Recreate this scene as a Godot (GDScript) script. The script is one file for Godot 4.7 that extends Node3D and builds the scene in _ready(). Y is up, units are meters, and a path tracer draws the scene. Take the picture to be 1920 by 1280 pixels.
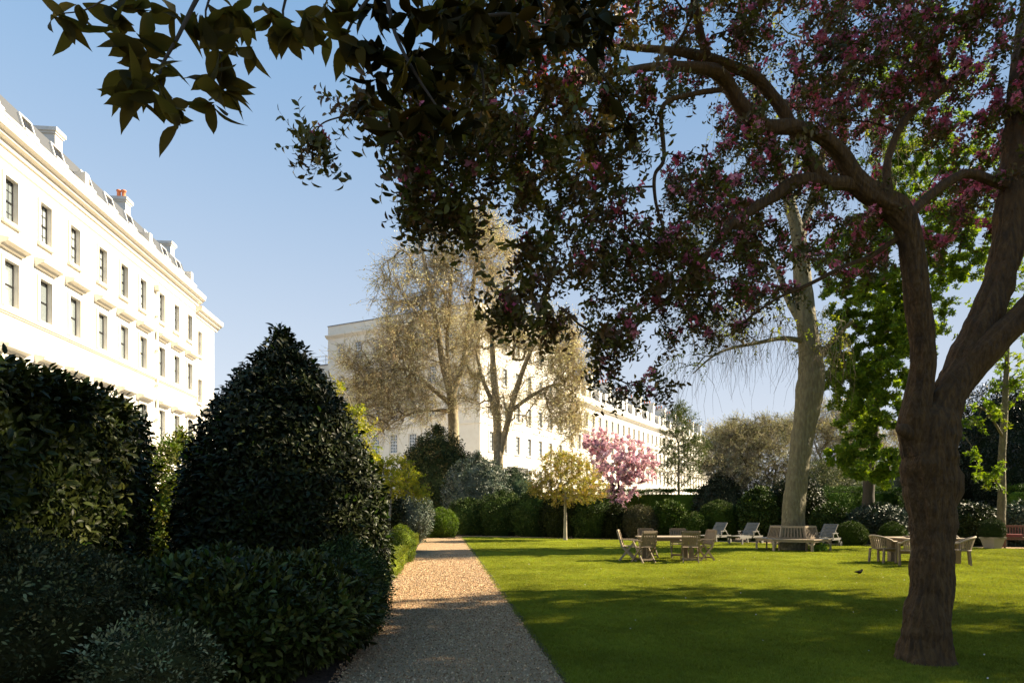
extends Node3D
# Camera model: pixels of a 1920 x 1280 photograph, horizon at row 950, focal length 1280 px, eye 1.65 m above the lawn.
const FOCAL := 1280.0
const HORIZON := 950.0
const MID := 960.0
const EYE := 1.65
var M := {}
var rng := RandomNumberGenerator.new()
var bumps := FastNoiseLite.new()
var boxes := {}
var used := {}

func at(px: float, py: float, d: float) -> Vector3:
	return Vector3((px - MID) / FOCAL * d, EYE + (HORIZON - py) / FOCAL * d, -d)
func on_ground(px: float, d: float) -> Vector3:
	return Vector3((px - MID) / FOCAL * d, 0.0, -d)
func ran(a: float, b: float) -> float:
	return rng.randf_range(a, b)
func ran_dir() -> Vector3:
	var z := rng.randf_range(-1.0, 1.0)
	var t := rng.randf() * TAU
	var s := sqrt(1.0 - z * z)
	return Vector3(s * cos(t), z, s * sin(t))

# ---------------------------------------------------------------- naming
func numbered(called: String) -> String:
	if not used.has(called):
		used[called] = 0
		return called
	used[called] += 1
	return "%s_%03d" % [called, used[called]]
func tag(o: Node, label: String, category: String, group := "", kind := "") -> void:
	if label: o.set_meta("label", label)
	if category: o.set_meta("category", category)
	if group: o.set_meta("group", group)
	if kind: o.set_meta("kind", kind)
func thing(called: String, label: String, category: String, pos := Vector3.ZERO, turn := 0.0, group := "") -> Node3D:
	var o := Node3D.new()
	o.name = numbered(called)
	add_child(o)
	o.position = pos
	o.rotation.y = turn
	tag(o, label, category, group)
	return o
func part(parent: Node, called: String, mesh: Mesh, mat: Material, xf := Transform3D.IDENTITY) -> MeshInstance3D:
	var o := MeshInstance3D.new()
	o.name = called
	o.mesh = mesh
	o.material_override = mat
	o.transform = xf
	parent.add_child(o, true)
	return o
func structure(called: String, mesh: Mesh, mat: Material) -> MeshInstance3D:
	var o := part(self, called, mesh, mat)
	o.set_meta("kind", "structure")
	return o

# ---------------------------------------------------------------- simple shapes
func box_mesh(size: Vector3) -> BoxMesh:
	var k := "%.3f %.3f %.3f" % [size.x, size.y, size.z]
	if not boxes.has(k):
		var b := BoxMesh.new()
		b.size = size
		boxes[k] = b
	return boxes[k]
func block(parent: Node, called: String, lo: Vector3, hi: Vector3, mat: Material) -> MeshInstance3D:
	return part(parent, called, box_mesh(hi - lo), mat, Transform3D(Basis.IDENTITY, (lo + hi) * 0.5))
func bar(parent: Node, called: String, a: Vector3, b: Vector3, w: float, t: float, mat: Material, side := Vector3.RIGHT) -> MeshInstance3D:
	var y := (b - a).normalized()
	var z := side.cross(y).normalized()
	var x := y.cross(z).normalized()
	return part(parent, called, box_mesh(Vector3(w, (b - a).length(), t)), mat, Transform3D(Basis(x, y, z), (a + b) * 0.5))
func soup() -> Dictionary:
	return {"v": PackedVector3Array(), "i": PackedInt32Array(), "c": PackedColorArray()}
func commit(s: Dictionary, flat := false) -> ArrayMesh:
	var a := []
	a.resize(Mesh.ARRAY_MAX)
	a[Mesh.ARRAY_VERTEX] = s.v
	if s.i.size(): a[Mesh.ARRAY_INDEX] = s.i
	if s.c.size() == s.v.size(): a[Mesh.ARRAY_COLOR] = s.c
	var st := SurfaceTool.new()
	st.create_from_arrays(a)
	if flat:
		st.deindex()
		var d = st.commit_to_arrays()
		var v: PackedVector3Array = d[Mesh.ARRAY_VERTEX]
		var n := PackedVector3Array()
		n.resize(v.size())
		for k in range(0, v.size(), 3):
			var q := (v[k + 2] - v[k]).cross(v[k + 1] - v[k]).normalized()
			n[k] = q; n[k + 1] = q; n[k + 2] = q
		d[Mesh.ARRAY_NORMAL] = n
		var m := ArrayMesh.new()
		m.add_surface_from_arrays(Mesh.PRIMITIVE_TRIANGLES, d)
		return m
	st.generate_normals()
	st.index()
	return st.commit()
func quad(s: Dictionary, a: Vector3, b: Vector3, c: Vector3, d: Vector3) -> void:
	var k: int = s.v.size()
	s.v.append(a); s.v.append(b); s.v.append(c); s.v.append(d)
	s.i.append(k); s.i.append(k + 1); s.i.append(k + 2)
	s.i.append(k); s.i.append(k + 2); s.i.append(k + 3)
func tri(s: Dictionary, a: Vector3, b: Vector3, c: Vector3) -> void:
	var k: int = s.v.size()
	s.v.append(a); s.v.append(b); s.v.append(c)
	s.i.append(k); s.i.append(k + 1); s.i.append(k + 2)
func smooth_path(pts: Array, steps: int) -> Array:
	var out := []
	for k in pts.size() - 1:
		var p0 = pts[max(k - 1, 0)]
		var p1 = pts[k]
		var p2 = pts[k + 1]
		var p3 = pts[min(k + 2, pts.size() - 1)]
		for j in steps:
			var t := float(j) / steps
			out.append([p1[0].cubic_interpolate(p2[0], p0[0], p3[0], t), lerpf(p1[1], p2[1], t)])
	out.append(pts[-1])
	return out
# A tube through [point, radius] pairs; ridge > 0 furrows it like bark.
func tube(s: Dictionary, pts: Array, sides: int, ridge := 0.0, cap := true) -> void:
	var n := pts.size()
	var start: int = s.v.size()
	var dir: Vector3 = (pts[1][0] - pts[0][0]).normalized()
	var u := dir.cross(Vector3(0.31, 0.17, 0.93)).normalized()
	for k in n:
		var p: Vector3 = pts[k][0]
		if k > 0 and k < n - 1: dir = (pts[k + 1][0] - pts[k - 1][0]).normalized()
		elif k == n - 1: dir = (p - pts[k - 1][0]).normalized()
		u = (u - dir * u.dot(dir)).normalized()
		var w := dir.cross(u)
		var r: float = pts[k][1]
		for j in sides:
			var ang := TAU * j / sides
			var q := u * cos(ang) + w * sin(ang)
			var rr := r
			if ridge > 0.0:
				rr *= 1.0 + ridge * (0.9 * bumps.get_noise_3d(p.x * 55.0 + q.x * 9.0, p.y * 55.0 + q.y * 9.0, p.z * 55.0 + q.z * 9.0) + 0.55 * bumps.get_noise_3d(q.x * 130.0, p.y * 11.0, q.z * 130.0) + 0.5 * bumps.get_noise_3d(q.x * 60.0, p.y * 9.0, q.z * 60.0) + 0.6 * bumps.get_noise_3d(q.x * 18.0 + 50.0, p.y * 12.0, q.z * 18.0))
			s.v.append(p + q * rr)
	for k in n - 1:
		for j in sides:
			var a := start + k * sides + j
			var b := start + k * sides + (j + 1) % sides
			s.i.append(a); s.i.append(a + sides); s.i.append(b)
			s.i.append(b); s.i.append(a + sides); s.i.append(b + sides)
	if cap:
		var e: int = s.v.size()
		s.v.append(pts[n - 1][0])
		for j in sides:
			s.i.append(start + (n - 1) * sides + j); s.i.append(e); s.i.append(start + (n - 1) * sides + (j + 1) % sides)
# Extrude an outline (z, y) along local x from x0 to x1: cornices, sills, hoods.
func moulding(outline: Array, x0: float, x1: float) -> ArrayMesh:
	var s := soup()
	var n := outline.size()
	for k in n:
		var a: Vector2 = outline[k]
		var b: Vector2 = outline[(k + 1) % n]
		quad(s, Vector3(x0, a.y, a.x), Vector3(x0, b.y, b.x), Vector3(x1, b.y, b.x), Vector3(x1, a.y, a.x))
	for k in range(1, n - 1):
		for x in [x0, x1]:
			tri(s, Vector3(x, outline[0].y, outline[0].x), Vector3(x, outline[k].y, outline[k].x), Vector3(x, outline[k + 1].y, outline[k + 1].x))
	return commit(s, true)

# ---------------------------------------------------------------- leaves
func tinted(s: Dictionary, from: int, c: Color) -> void:
	for k in range(from, s.v.size()): s.c.append(c)
# One leaf from p along dir, face towards up. fine: 8 triangles with a folded midrib and a bent tip, else 2.
func leaf(s: Dictionary, p: Vector3, dir: Vector3, up: Vector3, l: float, w: float, fine: int, curl := 0.25, tone := 1.0) -> void:
	var from: int = s.v.size()
	var x := dir.cross(up).normalized()
	var n := x.cross(dir).normalized()
	if fine == 0:
		var m := p + dir * l * 0.5
		var e := p + dir * l - n * l * curl * 0.6
		quad(s, p, m + x * w * 0.5 + n * w * 0.12, e, m - x * w * 0.5 + n * w * 0.12)
	else:
		var ts := [0.0, 0.22, 0.5, 0.78, 1.0]
		var ws := [0.03, 0.36, 0.5, 0.33, 0.0]
		if fine == 3:
			ts = [0.0, 0.1, 0.24, 0.42, 0.6, 0.76, 0.9, 1.0]
			ws = [0.03, 0.2, 0.4, 0.5, 0.45, 0.3, 0.1, 0.0]
		if fine == 2:
			ts = [0.0, 0.3, 0.68, 1.0]
			ws = [0.05, 0.46, 0.4, 0.0]
		var last := ts.size() - 1
		for k in last + 1:
			var t: float = ts[k]
			var c := p + dir * l * t - n * l * curl * t * t
			s.v.append(c)
			if k < last:
				s.v.append(c + x * w * ws[k] + n * w * ws[k] * 0.35)
				s.v.append(c - x * w * ws[k] + n * w * ws[k] * 0.35)
		for k in last:
			var a := from + k * 3
			var b := a + 3
			if k < last - 1:
				for q in [a, a + 1, b + 1, a, b + 1, b, a, b + 2, a + 2, a, b, b + 2]: s.i.append(q)
			else:
				for q in [a, a + 1, b, a, b, a + 2]: s.i.append(q)
	tinted(s, from, Color(tone, tone, tone))
func one_leaf(l: float, w: float, fine: int, curl: float) -> ArrayMesh:
	var s := soup()
	leaf(s, Vector3.ZERO, Vector3.UP, Vector3.BACK, l, w, fine, curl)
	return commit(s)
# A rosette of leaves opening round +Y: what one sees of a clipped or dense shrub.
func rosette(n: int, spread: float, l: float, w: float, fine: int, curl := 0.25) -> ArrayMesh:
	var s := soup()
	for k in n:
		var a := TAU * (k * 0.382 + ran(-0.06, 0.06))
		var out := ran(0.35, 1.0)
		var d := Vector3(cos(a) * out, ran(0.25, 0.9), sin(a) * out).normalized()
		var p := Vector3(cos(a), 0, sin(a)) * spread * ran(0.0, 1.0) + Vector3.UP * ran(-1.6, 0.5) * l
		leaf(s, p, d, (Vector3.UP + ran_dir() * 0.5).normalized(), l * ran(0.7, 1.15), w * ran(0.75, 1.1), fine, curl * ran(-0.3, 1.6), ran(0.7, 1.3))
	return commit(s)
# A twig along +Y with leaves on both sides.
func spray(n: int, length: float, l: float, w: float, fine: int, twig: float, curl := 0.3, open := 0.8) -> ArrayMesh:
	var s := soup()
	var mid := Vector3(ran(-0.1, 0.1), 0.5, ran(-0.1, 0.1)) * length
	var end := Vector3(ran(-0.15, 0.15), 1.0, ran(-0.15, 0.15)) * length
	tube(s, [[Vector3.ZERO, twig], [mid, twig * 0.7], [end, twig * 0.35]], 3)
	tinted(s, 0, Color(0.7, 0.55, 0.5))
	for k in n:
		var t := (k + ran(0.2, 1.0)) / n
		var p := mid * (t * 2.0) if t < 0.5 else mid.lerp(end, t * 2.0 - 1.0)
		var a := k * 2.4 + ran(-0.5, 0.5)
		var d := Vector3(cos(a) * open, ran(0.2, 0.9), sin(a) * open).normalized()
		leaf(s, p, d, (Vector3.UP + ran_dir() * 0.7).normalized(), l * ran(0.65, 1.15), w * ran(0.8, 1.15), fine, curl * ran(-0.2, 1.5), ran(0.7, 1.3))
	return commit(s)
# A fan of leaflets on one stalk, as on a horse chestnut.
func palmate(l: float) -> ArrayMesh:
	var s := soup()
	for fan in 3:
		var tilt := Basis(ran_dir(), ran(0.1, 0.9))
		var o := ran_dir() * l * 0.9
		for k in 6:
			var a := -2.2 + k * 0.88
			var d := tilt * Vector3(sin(a), cos(a) * 0.8 - 0.45, cos(a) * 0.25).normalized()
			leaf(s, o, d, tilt * Vector3(0, 0.5, 1).normalized(), l * (1.0 - 0.12 * absf(k - 2.5)), l * 0.36, 2, 0.35, ran(0.8, 1.25))
	return commit(s)
# Five-petalled blossoms bunched round the origin.
func blossom_bunch(n: int, r: float, petal: float) -> ArrayMesh:
	var s := soup()
	for f in n:
		var o := ran_dir() * r * ran(0.3, 1.0)
		var up := (o.normalized() + ran_dir() * 0.5).normalized()
		var x := up.cross(Vector3(0.2, 0.9, 0.3)).normalized()
		var z := up.cross(x)
		for k in 5:
			var a := TAU * k / 5.0
			leaf(s, o, ((x * cos(a) + z * sin(a)) + up * 0.45).normalized(), up, petal, petal * 0.75, 0, -0.2, ran(0.75, 1.25))
	return commit(s)
# Bare twig spray with buds or catkins, along +Y.
func twig_spray(n: int, length: float, r: float, bud: float, droop: float) -> ArrayMesh:
	var s := soup()
	for k in n:
		var d := Vector3(ran(-0.75, 0.75), ran(0.3, 1.0), ran(-0.75, 0.75)).normalized()
		var l := length * ran(0.5, 1.0)
		var p := Vector3(0, length * 0.3 * k / n, 0)
		var m := p + d * l * 0.5 + ran_dir() * l * 0.08
		var e := p + d * l + Vector3.DOWN * l * droop + ran_dir() * l * 0.12
		var from: int = s.v.size()
		tube(s, [[p, r], [m, r * 0.8], [e, r * 0.4]], 3, 0.0, false)
		tinted(s, from, Color(0.5, 0.43, 0.37))
		if bud > 0.0:
			for b in 4:
				var q := p.lerp(m, ran(0.2, 1.0)) if b < 1 else m.lerp(e, ran(0.0, 1.0))
				leaf(s, q, ran_dir(), ran_dir(), bud * ran(0.6, 1.3), bud * 0.6, 0, 0.2, ran(0.8, 1.3))
	return commit(s)

# Long thin twigs hanging side by side, along +Y.
func hanging(n: int, length: float, r: float) -> ArrayMesh:
	var s := soup()
	for k in n:
		var p := Vector3(ran(-0.6, 0.6), ran(-0.1, 0.3), ran(-0.6, 0.6))
		var l := length * ran(0.35, 1.0)
		var pts := [[Vector3(p.x * 0.2, 0, p.z * 0.2), r]]
		for j in range(1, 5):
			p += Vector3(ran(-0.11, 0.11), l / 4.0, ran(-0.11, 0.11))
			pts.append([p, r * (1.0 - j * 0.15)])
		tube(s, pts, 3, 0.0, false)
		tinted(s, s.c.size(), Color.WHITE)
	return commit(s)

# ---------------------------------------------------------------- scattering copies
func scatter(parent: Node, called: String, mesh: Mesh, mat: Material, xfs: Array, cols: Array) -> MultiMeshInstance3D:
	var mm := MultiMesh.new()
	mm.transform_format = MultiMesh.TRANSFORM_3D
	mm.use_colors = true
	mm.mesh = mesh
	mm.instance_count = xfs.size()
	var b := PackedFloat32Array()
	b.resize(xfs.size() * 16)
	var k := 0
	for n in xfs.size():
		var t: Transform3D = xfs[n]
		var c: Color = cols[n]
		b[k] = t.basis.x.x; b[k + 1] = t.basis.y.x; b[k + 2] = t.basis.z.x; b[k + 3] = t.origin.x
		b[k + 4] = t.basis.x.y; b[k + 5] = t.basis.y.y; b[k + 6] = t.basis.z.y; b[k + 7] = t.origin.y
		b[k + 8] = t.basis.x.z; b[k + 9] = t.basis.y.z; b[k + 10] = t.basis.z.z; b[k + 11] = t.origin.z
		b[k + 12] = c.r; b[k + 13] = c.g; b[k + 14] = c.b; b[k + 15] = 1.0
		k += 16
	mm.buffer = b
	var o := MultiMeshInstance3D.new()
	o.name = called
	o.multimesh = mm
	o.material_override = mat
	parent.add_child(o, true)
	return o
func facing(y: Vector3, size: float) -> Basis:
	var x := y.cross(ran_dir())
	if x.length() < 0.01: x = y.cross(Vector3(1, 0.3, 0.2))
	x = x.normalized()
	return Basis(x * size, y * size, x.cross(y) * size)
func vary(c: Color, amount: float) -> Color:
	var f := 1.0 + ran(-amount, amount)
	return Color(c.r * f * (1.0 + ran(-amount, amount) * 0.4), c.g * f, c.b * f * (1.0 + ran(-amount, amount) * 0.4))

# ---------------------------------------------------------------- shrubs
# d: base, turn, h, rx, rz, pow (2 round, higher boxier), prof [[height share, radius share]...], n, mesh (array), cols (array), mat, lump, freq, size, singles (leaves built one by one), leaf (mesh array)
func shrub(called: String, label: String, category: String, group: String, d: Dictionary) -> Node3D:
	var o := thing(called, label, category, d.base, d.get("turn", 0.0), group)
	var prof: Array = d.prof
	var h: float = d.h
	var rx: float = d.rx
	var rz: float = d.rz
	var e: float = 2.0 / d.get("pow", 2.0)
	var lump: float = d.get("lump", 0.1)
	var freq: float = d.get("freq", 9.0)
	var seed_at: Vector3 = d.base * 13.7
	var sums := [0.0]
	for k in prof.size() - 1:
		var l := Vector2((prof[k + 1][1] - prof[k][1]) * (rx + rz) * 0.5, (prof[k + 1][0] - prof[k][0]) * h).length()
		sums.append(sums[-1] + l * (prof[k][1] + prof[k + 1][1] + 0.05))
	# what lies behind the outer leaves: a mass of older, inner leaves
	var core := soup()
	var rings := []
	for k in prof.size() - 1:
		for j in 3: rings.append([lerpf(prof[k][0], prof[k + 1][0], j / 3.0), lerpf(prof[k][1], prof[k + 1][1], j / 3.0)])
	rings.append(prof[-1])
	var sides := 20
	var inset: float = d.get("inset", 0.86)
	for q in rings:
		for j in sides:
			var a := TAU * j / sides
			var dx := signf(cos(a)) * pow(absf(cos(a)), e)
			var dz := signf(sin(a)) * pow(absf(sin(a)), e)
			var p := Vector3(dx * rx * q[1] * inset, q[0] * h * lerpf(1.0, inset, 0.8), dz * rz * q[1] * inset)
			var b := p + seed_at
			p += Vector3(dx, 0.3, dz) * lump * bumps.get_noise_3d(b.x * freq, b.y * freq, b.z * freq)
			core.v.append(p)
	for k in rings.size() - 1:
		for j in sides:
			var a := k * sides + j
			var b := k * sides + (j + 1) % sides
			for q in [a, a + sides, b, b, a + sides, b + sides]: core.i.append(q)
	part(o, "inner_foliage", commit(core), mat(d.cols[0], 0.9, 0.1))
	var meshes: Array = d.mesh
	var cols: Array = d.cols
	var xfs := []
	var tints := []
	for m in meshes:
		xfs.append([]); tints.append([])
	var size: float = d.get("size", 1.0)
	var singles: int = d.get("singles", 0)
	var outer := []
	# angles spaced evenly along the outline rather than evenly in angle
	var lens := [0.0]
	for j in 240:
		var q := []
		for a in [TAU * j / 240.0, TAU * (j + 1) / 240.0]: q.append(Vector2(signf(cos(a)) * pow(absf(cos(a)), e) * rx, signf(sin(a)) * pow(absf(sin(a)), e) * rz))
		lens.append(lens[-1] + q[0].distance_to(q[1]))
	var turns := []
	var at_len := 0
	for j in 512:
		while at_len < 239 and lens[at_len + 1] < lens[-1] * (j + 0.5) / 512.0: at_len += 1
		turns.append(TAU * at_len / 240.0)
	for n in d.n:
		var w: float = rng.randf() * sums[-1]
		var k := 0
		while sums[k + 1] < w: k += 1
		var t: float = (w - sums[k]) / maxf(sums[k + 1] - sums[k], 1e-6)
		var ph := lerpf(prof[k][0], prof[k + 1][0], t)
		var pr := lerpf(prof[k][1], prof[k + 1][1], t)
		var a: float = turns[rng.randi() % 512] + rng.randf() * TAU / 240.0
		var dx := signf(cos(a)) * pow(absf(cos(a)), e)
		var dz := signf(sin(a)) * pow(absf(sin(a)), e)
		if prof[k][0] == prof[k + 1][0]: pr = sqrt(rng.randf()) * maxf(prof[k][1], prof[k + 1][1])
		var slope := Vector2((prof[k + 1][0] - prof[k][0]) * h, -(prof[k + 1][1] - prof[k][1]) * (rx + rz) * 0.5).normalized()
		var flat := Vector3(pow(absf(dx), 2.0 / e - 1.0) * signf(dx) / rx, 0, pow(absf(dz), 2.0 / e - 1.0) * signf(dz) / rz).normalized()
		var nrm := (flat * slope.x + Vector3.UP * slope.y).normalized()
		var p := Vector3(dx * rx * pr, ph * h, dz * rz * pr)
		var b := p + seed_at
		var v := bumps.get_noise_3d(b.x * freq, b.y * freq, b.z * freq)
		p += nrm * (lump * v + ran(-1.0, 0.25) * d.get("deep", 0.1))
		if p.y < 0.03: p.y = ran(0.03, 0.12)
		var way: Vector3 = (nrm + Vector3.UP * d.get("lift", 0.25) + ran_dir() * d.get("wild", 0.55)).normalized()
		var col: Color = cols[rng.randi() % cols.size()]
		if singles > 0 and n < singles:
			outer.append([Transform3D(facing(way, ran(0.85, 1.25)), p + nrm * 0.02), nrm])
		var which := rng.randi() % meshes.size()
		xfs[which].append(Transform3D(facing(way, size * ran(0.75, 1.25)), p))
		tints[which].append(vary(col, 0.42))
	for m in meshes.size():
		var f := scatter(o, "foliage", meshes[m], d.mat, xfs[m], tints[m])
		f.set_meta("kind", "stuff")
	for q in outer:
		part(o, "leaf", d.leaf[rng.randi() % d.leaf.size()], d.leaf_mats[rng.randi() % d.leaf_mats.size()], q[0])
	return o
const DOME := [[0.0, 0.72], [0.2, 0.93], [0.42, 1.0], [0.62, 0.94], [0.8, 0.76], [0.93, 0.45], [1.0, 0.0]]
const HEDGE := [[0.0, 0.95], [0.3, 1.0], [0.8, 1.0], [0.94, 0.97], [1.0, 0.88], [1.0, 0.0]]
const CONE := [[0.0, 0.86], [0.12, 0.97], [0.3, 1.0], [0.5, 0.88], [0.68, 0.68], [0.83, 0.45], [0.93, 0.22], [1.0, 0.03]]
const LOOSE := [[0.0, 0.35], [0.15, 0.7], [0.35, 0.95], [0.55, 1.0], [0.75, 0.85], [0.9, 0.5], [1.0, 0.0]]

# ---------------------------------------------------------------- trees
# Grows twigs from the given limbs towards points spread through the crown; branch thickness follows what each branch carries.
# d: limbs [[ [point, radius]... ]...], blobs [[centre, radii, count]...], bark, tip, arch, sprays [[mesh, per twig, mat, cols, name, droop, size]...]
func tree(called: String, label: String, category: String, group: String, d: Dictionary) -> Node3D:
	var base: Vector3 = d.limbs[0][0][0]
	base.y = 0.0
	var o := thing(called, label, category, base, 0.0, group)
	var wood := soup()
	var pos := PackedVector3Array()
	var rad := PackedFloat32Array()
	var up := PackedInt32Array()
	var carried := PackedFloat32Array()
	var first := true
	for limb in d.limbs:
		var path := smooth_path(limb, d.get("fine", 7) if first else d.get("fine_limb", 5))
		var moved := []
		for q in path: moved.append([q[0] - base, q[1]])
		tube(wood, moved, d.get("sides", 14) if first else int(d.get("sides", 14) * 0.7), d.get("ridge", 0.12))
		for k in path.size():
			if d.get("bare", 0.0) > path[k][0].y: continue
			if k % 2 == 0 or k == path.size() - 1:
				pos.append(path[k][0]); rad.append(path[k][1]); up.append(-1); carried.append(0.0)
		first = false
	var fixed := pos.size()
	var aims := []
	for b in d.blobs:
		for k in int(b[2]):
			var q: Vector3 = b[0] + ran_dir() * pow(rng.randf(), 0.4) * b[1]
			if q.y < d.get("lowest", 0.3): q.y = d.get("lowest", 0.3) + ran(0, 0.4)
			var best := 1e9
			for j in fixed:
				best = minf(best, pos[j].distance_squared_to(q))
			aims.append([best, q])
	aims.sort_custom(func(x, y): return x[0] < y[0])
	var chains := []
	var arch: float = d.get("arch", 0.12)
	for aim in aims:
		var q: Vector3 = aim[1]
		var best := 1e9
		var near := 0
		for j in pos.size():
			var l := pos[j].distance_squared_to(q)
			if l < best:
				best = l; near = j
		var p := pos[near]
		var l := sqrt(best)
		var steps := clampi(int(l / d.get("seg", 0.35)) + 1, 2, 5)
		var chain := [near]
		var side: Vector3 = ran_dir() * l * d.get("wander", 0.1)
		var last := near
		for k in steps:
			var t := float(k + 1) / steps
			var x: Vector3 = p.lerp(q, t) + Vector3.UP * arch * l * 4.0 * t * (1.0 - t) + side * sin(PI * t) + ran_dir() * l * 0.02
			pos.append(x); rad.append(0.0); up.append(last); carried.append(0.0)
			last = pos.size() - 1
			chain.append(last)
		carried[last] = 1.0
		chains.append(chain)
	for j in range(pos.size() - 1, fixed - 1, -1):
		if up[j] >= 0: carried[up[j]] += carried[j]
	var tip: float = d.get("tip", 0.004)
	for j in range(fixed, pos.size()): rad[j] = tip * pow(maxf(carried[j], 1.0), d.get("grow", 0.48))
	for chain in chains:
		var pts := []
		for k in chain.size():
			var r := rad[chain[k]]
			if k == 0: r = minf(r, rad[chain[1]] * 1.15)
			pts.append([pos[chain[k]] - base, r])
		tube(wood, pts, 6 if pts[1][1] > 0.04 else (4 if pts[1][1] > 0.012 else 3), 0.0, false)
	part(o, "trunk", commit(wood), d.bark)
	for s in d.sprays:
		var xfs := []
		var tints := []
		for chain in chains:
			var m: float = s[1]
			var count := int(m) + (1 if rng.randf() < m - int(m) else 0)
			for k in count:
				var at_k: int = rng.randi_range(1, chain.size() - 1) if k > 0 else chain.size() - 1
				var x := pos[chain[at_k]]
				var prev := pos[chain[at_k - 1]]
				x = x.lerp(prev, rng.randf() if k > 0 else 0.0)
				var way: Vector3 = ((x - prev).normalized() * 0.8 + ran_dir() * 0.9 + Vector3.DOWN * s[5])
				if k == 0: way += (pos[chain[-1]] - prev).normalized() * 0.6
				if s.size() > 7 and rng.randf() > s[7].call(x): continue
				xfs.append(Transform3D(facing(way.normalized(), s[6] * ran(0.7, 1.25)), x - base))
				var cols: Array = s[3]
				tints.append(vary(cols[rng.randi() % cols.size()], 0.25))
		var f := scatter(o, s[4], s[0], s[2], xfs, tints)
		f.set_meta("kind", "stuff")
	return o

# ---------------------------------------------------------------- materials
func noise_tex(freq: float, ramp: Array, size := 512, as_normal := false, oct := 4, strength := 6.0) -> NoiseTexture2D:
	var n := FastNoiseLite.new()
	n.seed = int(freq * 1000.0) + ramp.size() * 7 + oct
	n.noise_type = FastNoiseLite.TYPE_SIMPLEX_SMOOTH
	n.frequency = freq
	n.fractal_octaves = oct
	var t := NoiseTexture2D.new()
	t.width = size; t.height = size
	t.seamless = true
	t.noise = n
	if as_normal:
		t.as_normal_map = true
		t.bump_strength = strength
	else:
		var g := Gradient.new()
		g.offsets = PackedFloat32Array()
		var off := PackedFloat32Array()
		var col := PackedColorArray()
		for k in ramp.size():
			off.append(float(k) / (ramp.size() - 1)); col.append(ramp[k].linear_to_srgb())
		g.offsets = off; g.colors = col
		t.color_ramp = g
	return t
func mat(c: Color, rough: float, spec := 0.5) -> StandardMaterial3D:
	var m := StandardMaterial3D.new()
	m.albedo_color = c.linear_to_srgb()
	m.roughness = rough
	m.metallic_specular = spec
	return m
func grained(ramp: Array, freq: float, scale: Vector3, rough: float, relief := 0.0, relief_freq := 0.05, world := true) -> StandardMaterial3D:
	var m := mat(Color(1, 1, 1), rough)
	m.albedo_texture = noise_tex(freq, ramp)
	m.uv1_triplanar = true
	m.uv1_world_triplanar = world
	m.uv1_scale = scale
	if relief > 0.0:
		m.normal_enabled = true
		m.normal_texture = noise_tex(relief_freq, [Color.BLACK, Color.WHITE], 512, true, 4, relief)
	return m
func leaf_mat(rough: float, back: Color, spec := 0.5) -> StandardMaterial3D:
	var m := mat(Color(1, 1, 1), rough, spec)
	m.vertex_color_use_as_albedo = true
	m.cull_mode = BaseMaterial3D.CULL_DISABLED
	if back.r + back.g + back.b > 0.0:
		m.backlight_enabled = true
		m.backlight = back
	return m
func single_leaf_mats(cols: Array, rough: float, back: Color, spec := 0.5) -> Array:
	var out := []
	for c in cols:
		var m := leaf_mat(rough, back, spec)
		m.vertex_color_use_as_albedo = false
		m.albedo_color = c.linear_to_srgb()
		out.append(m)
	return out
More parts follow.
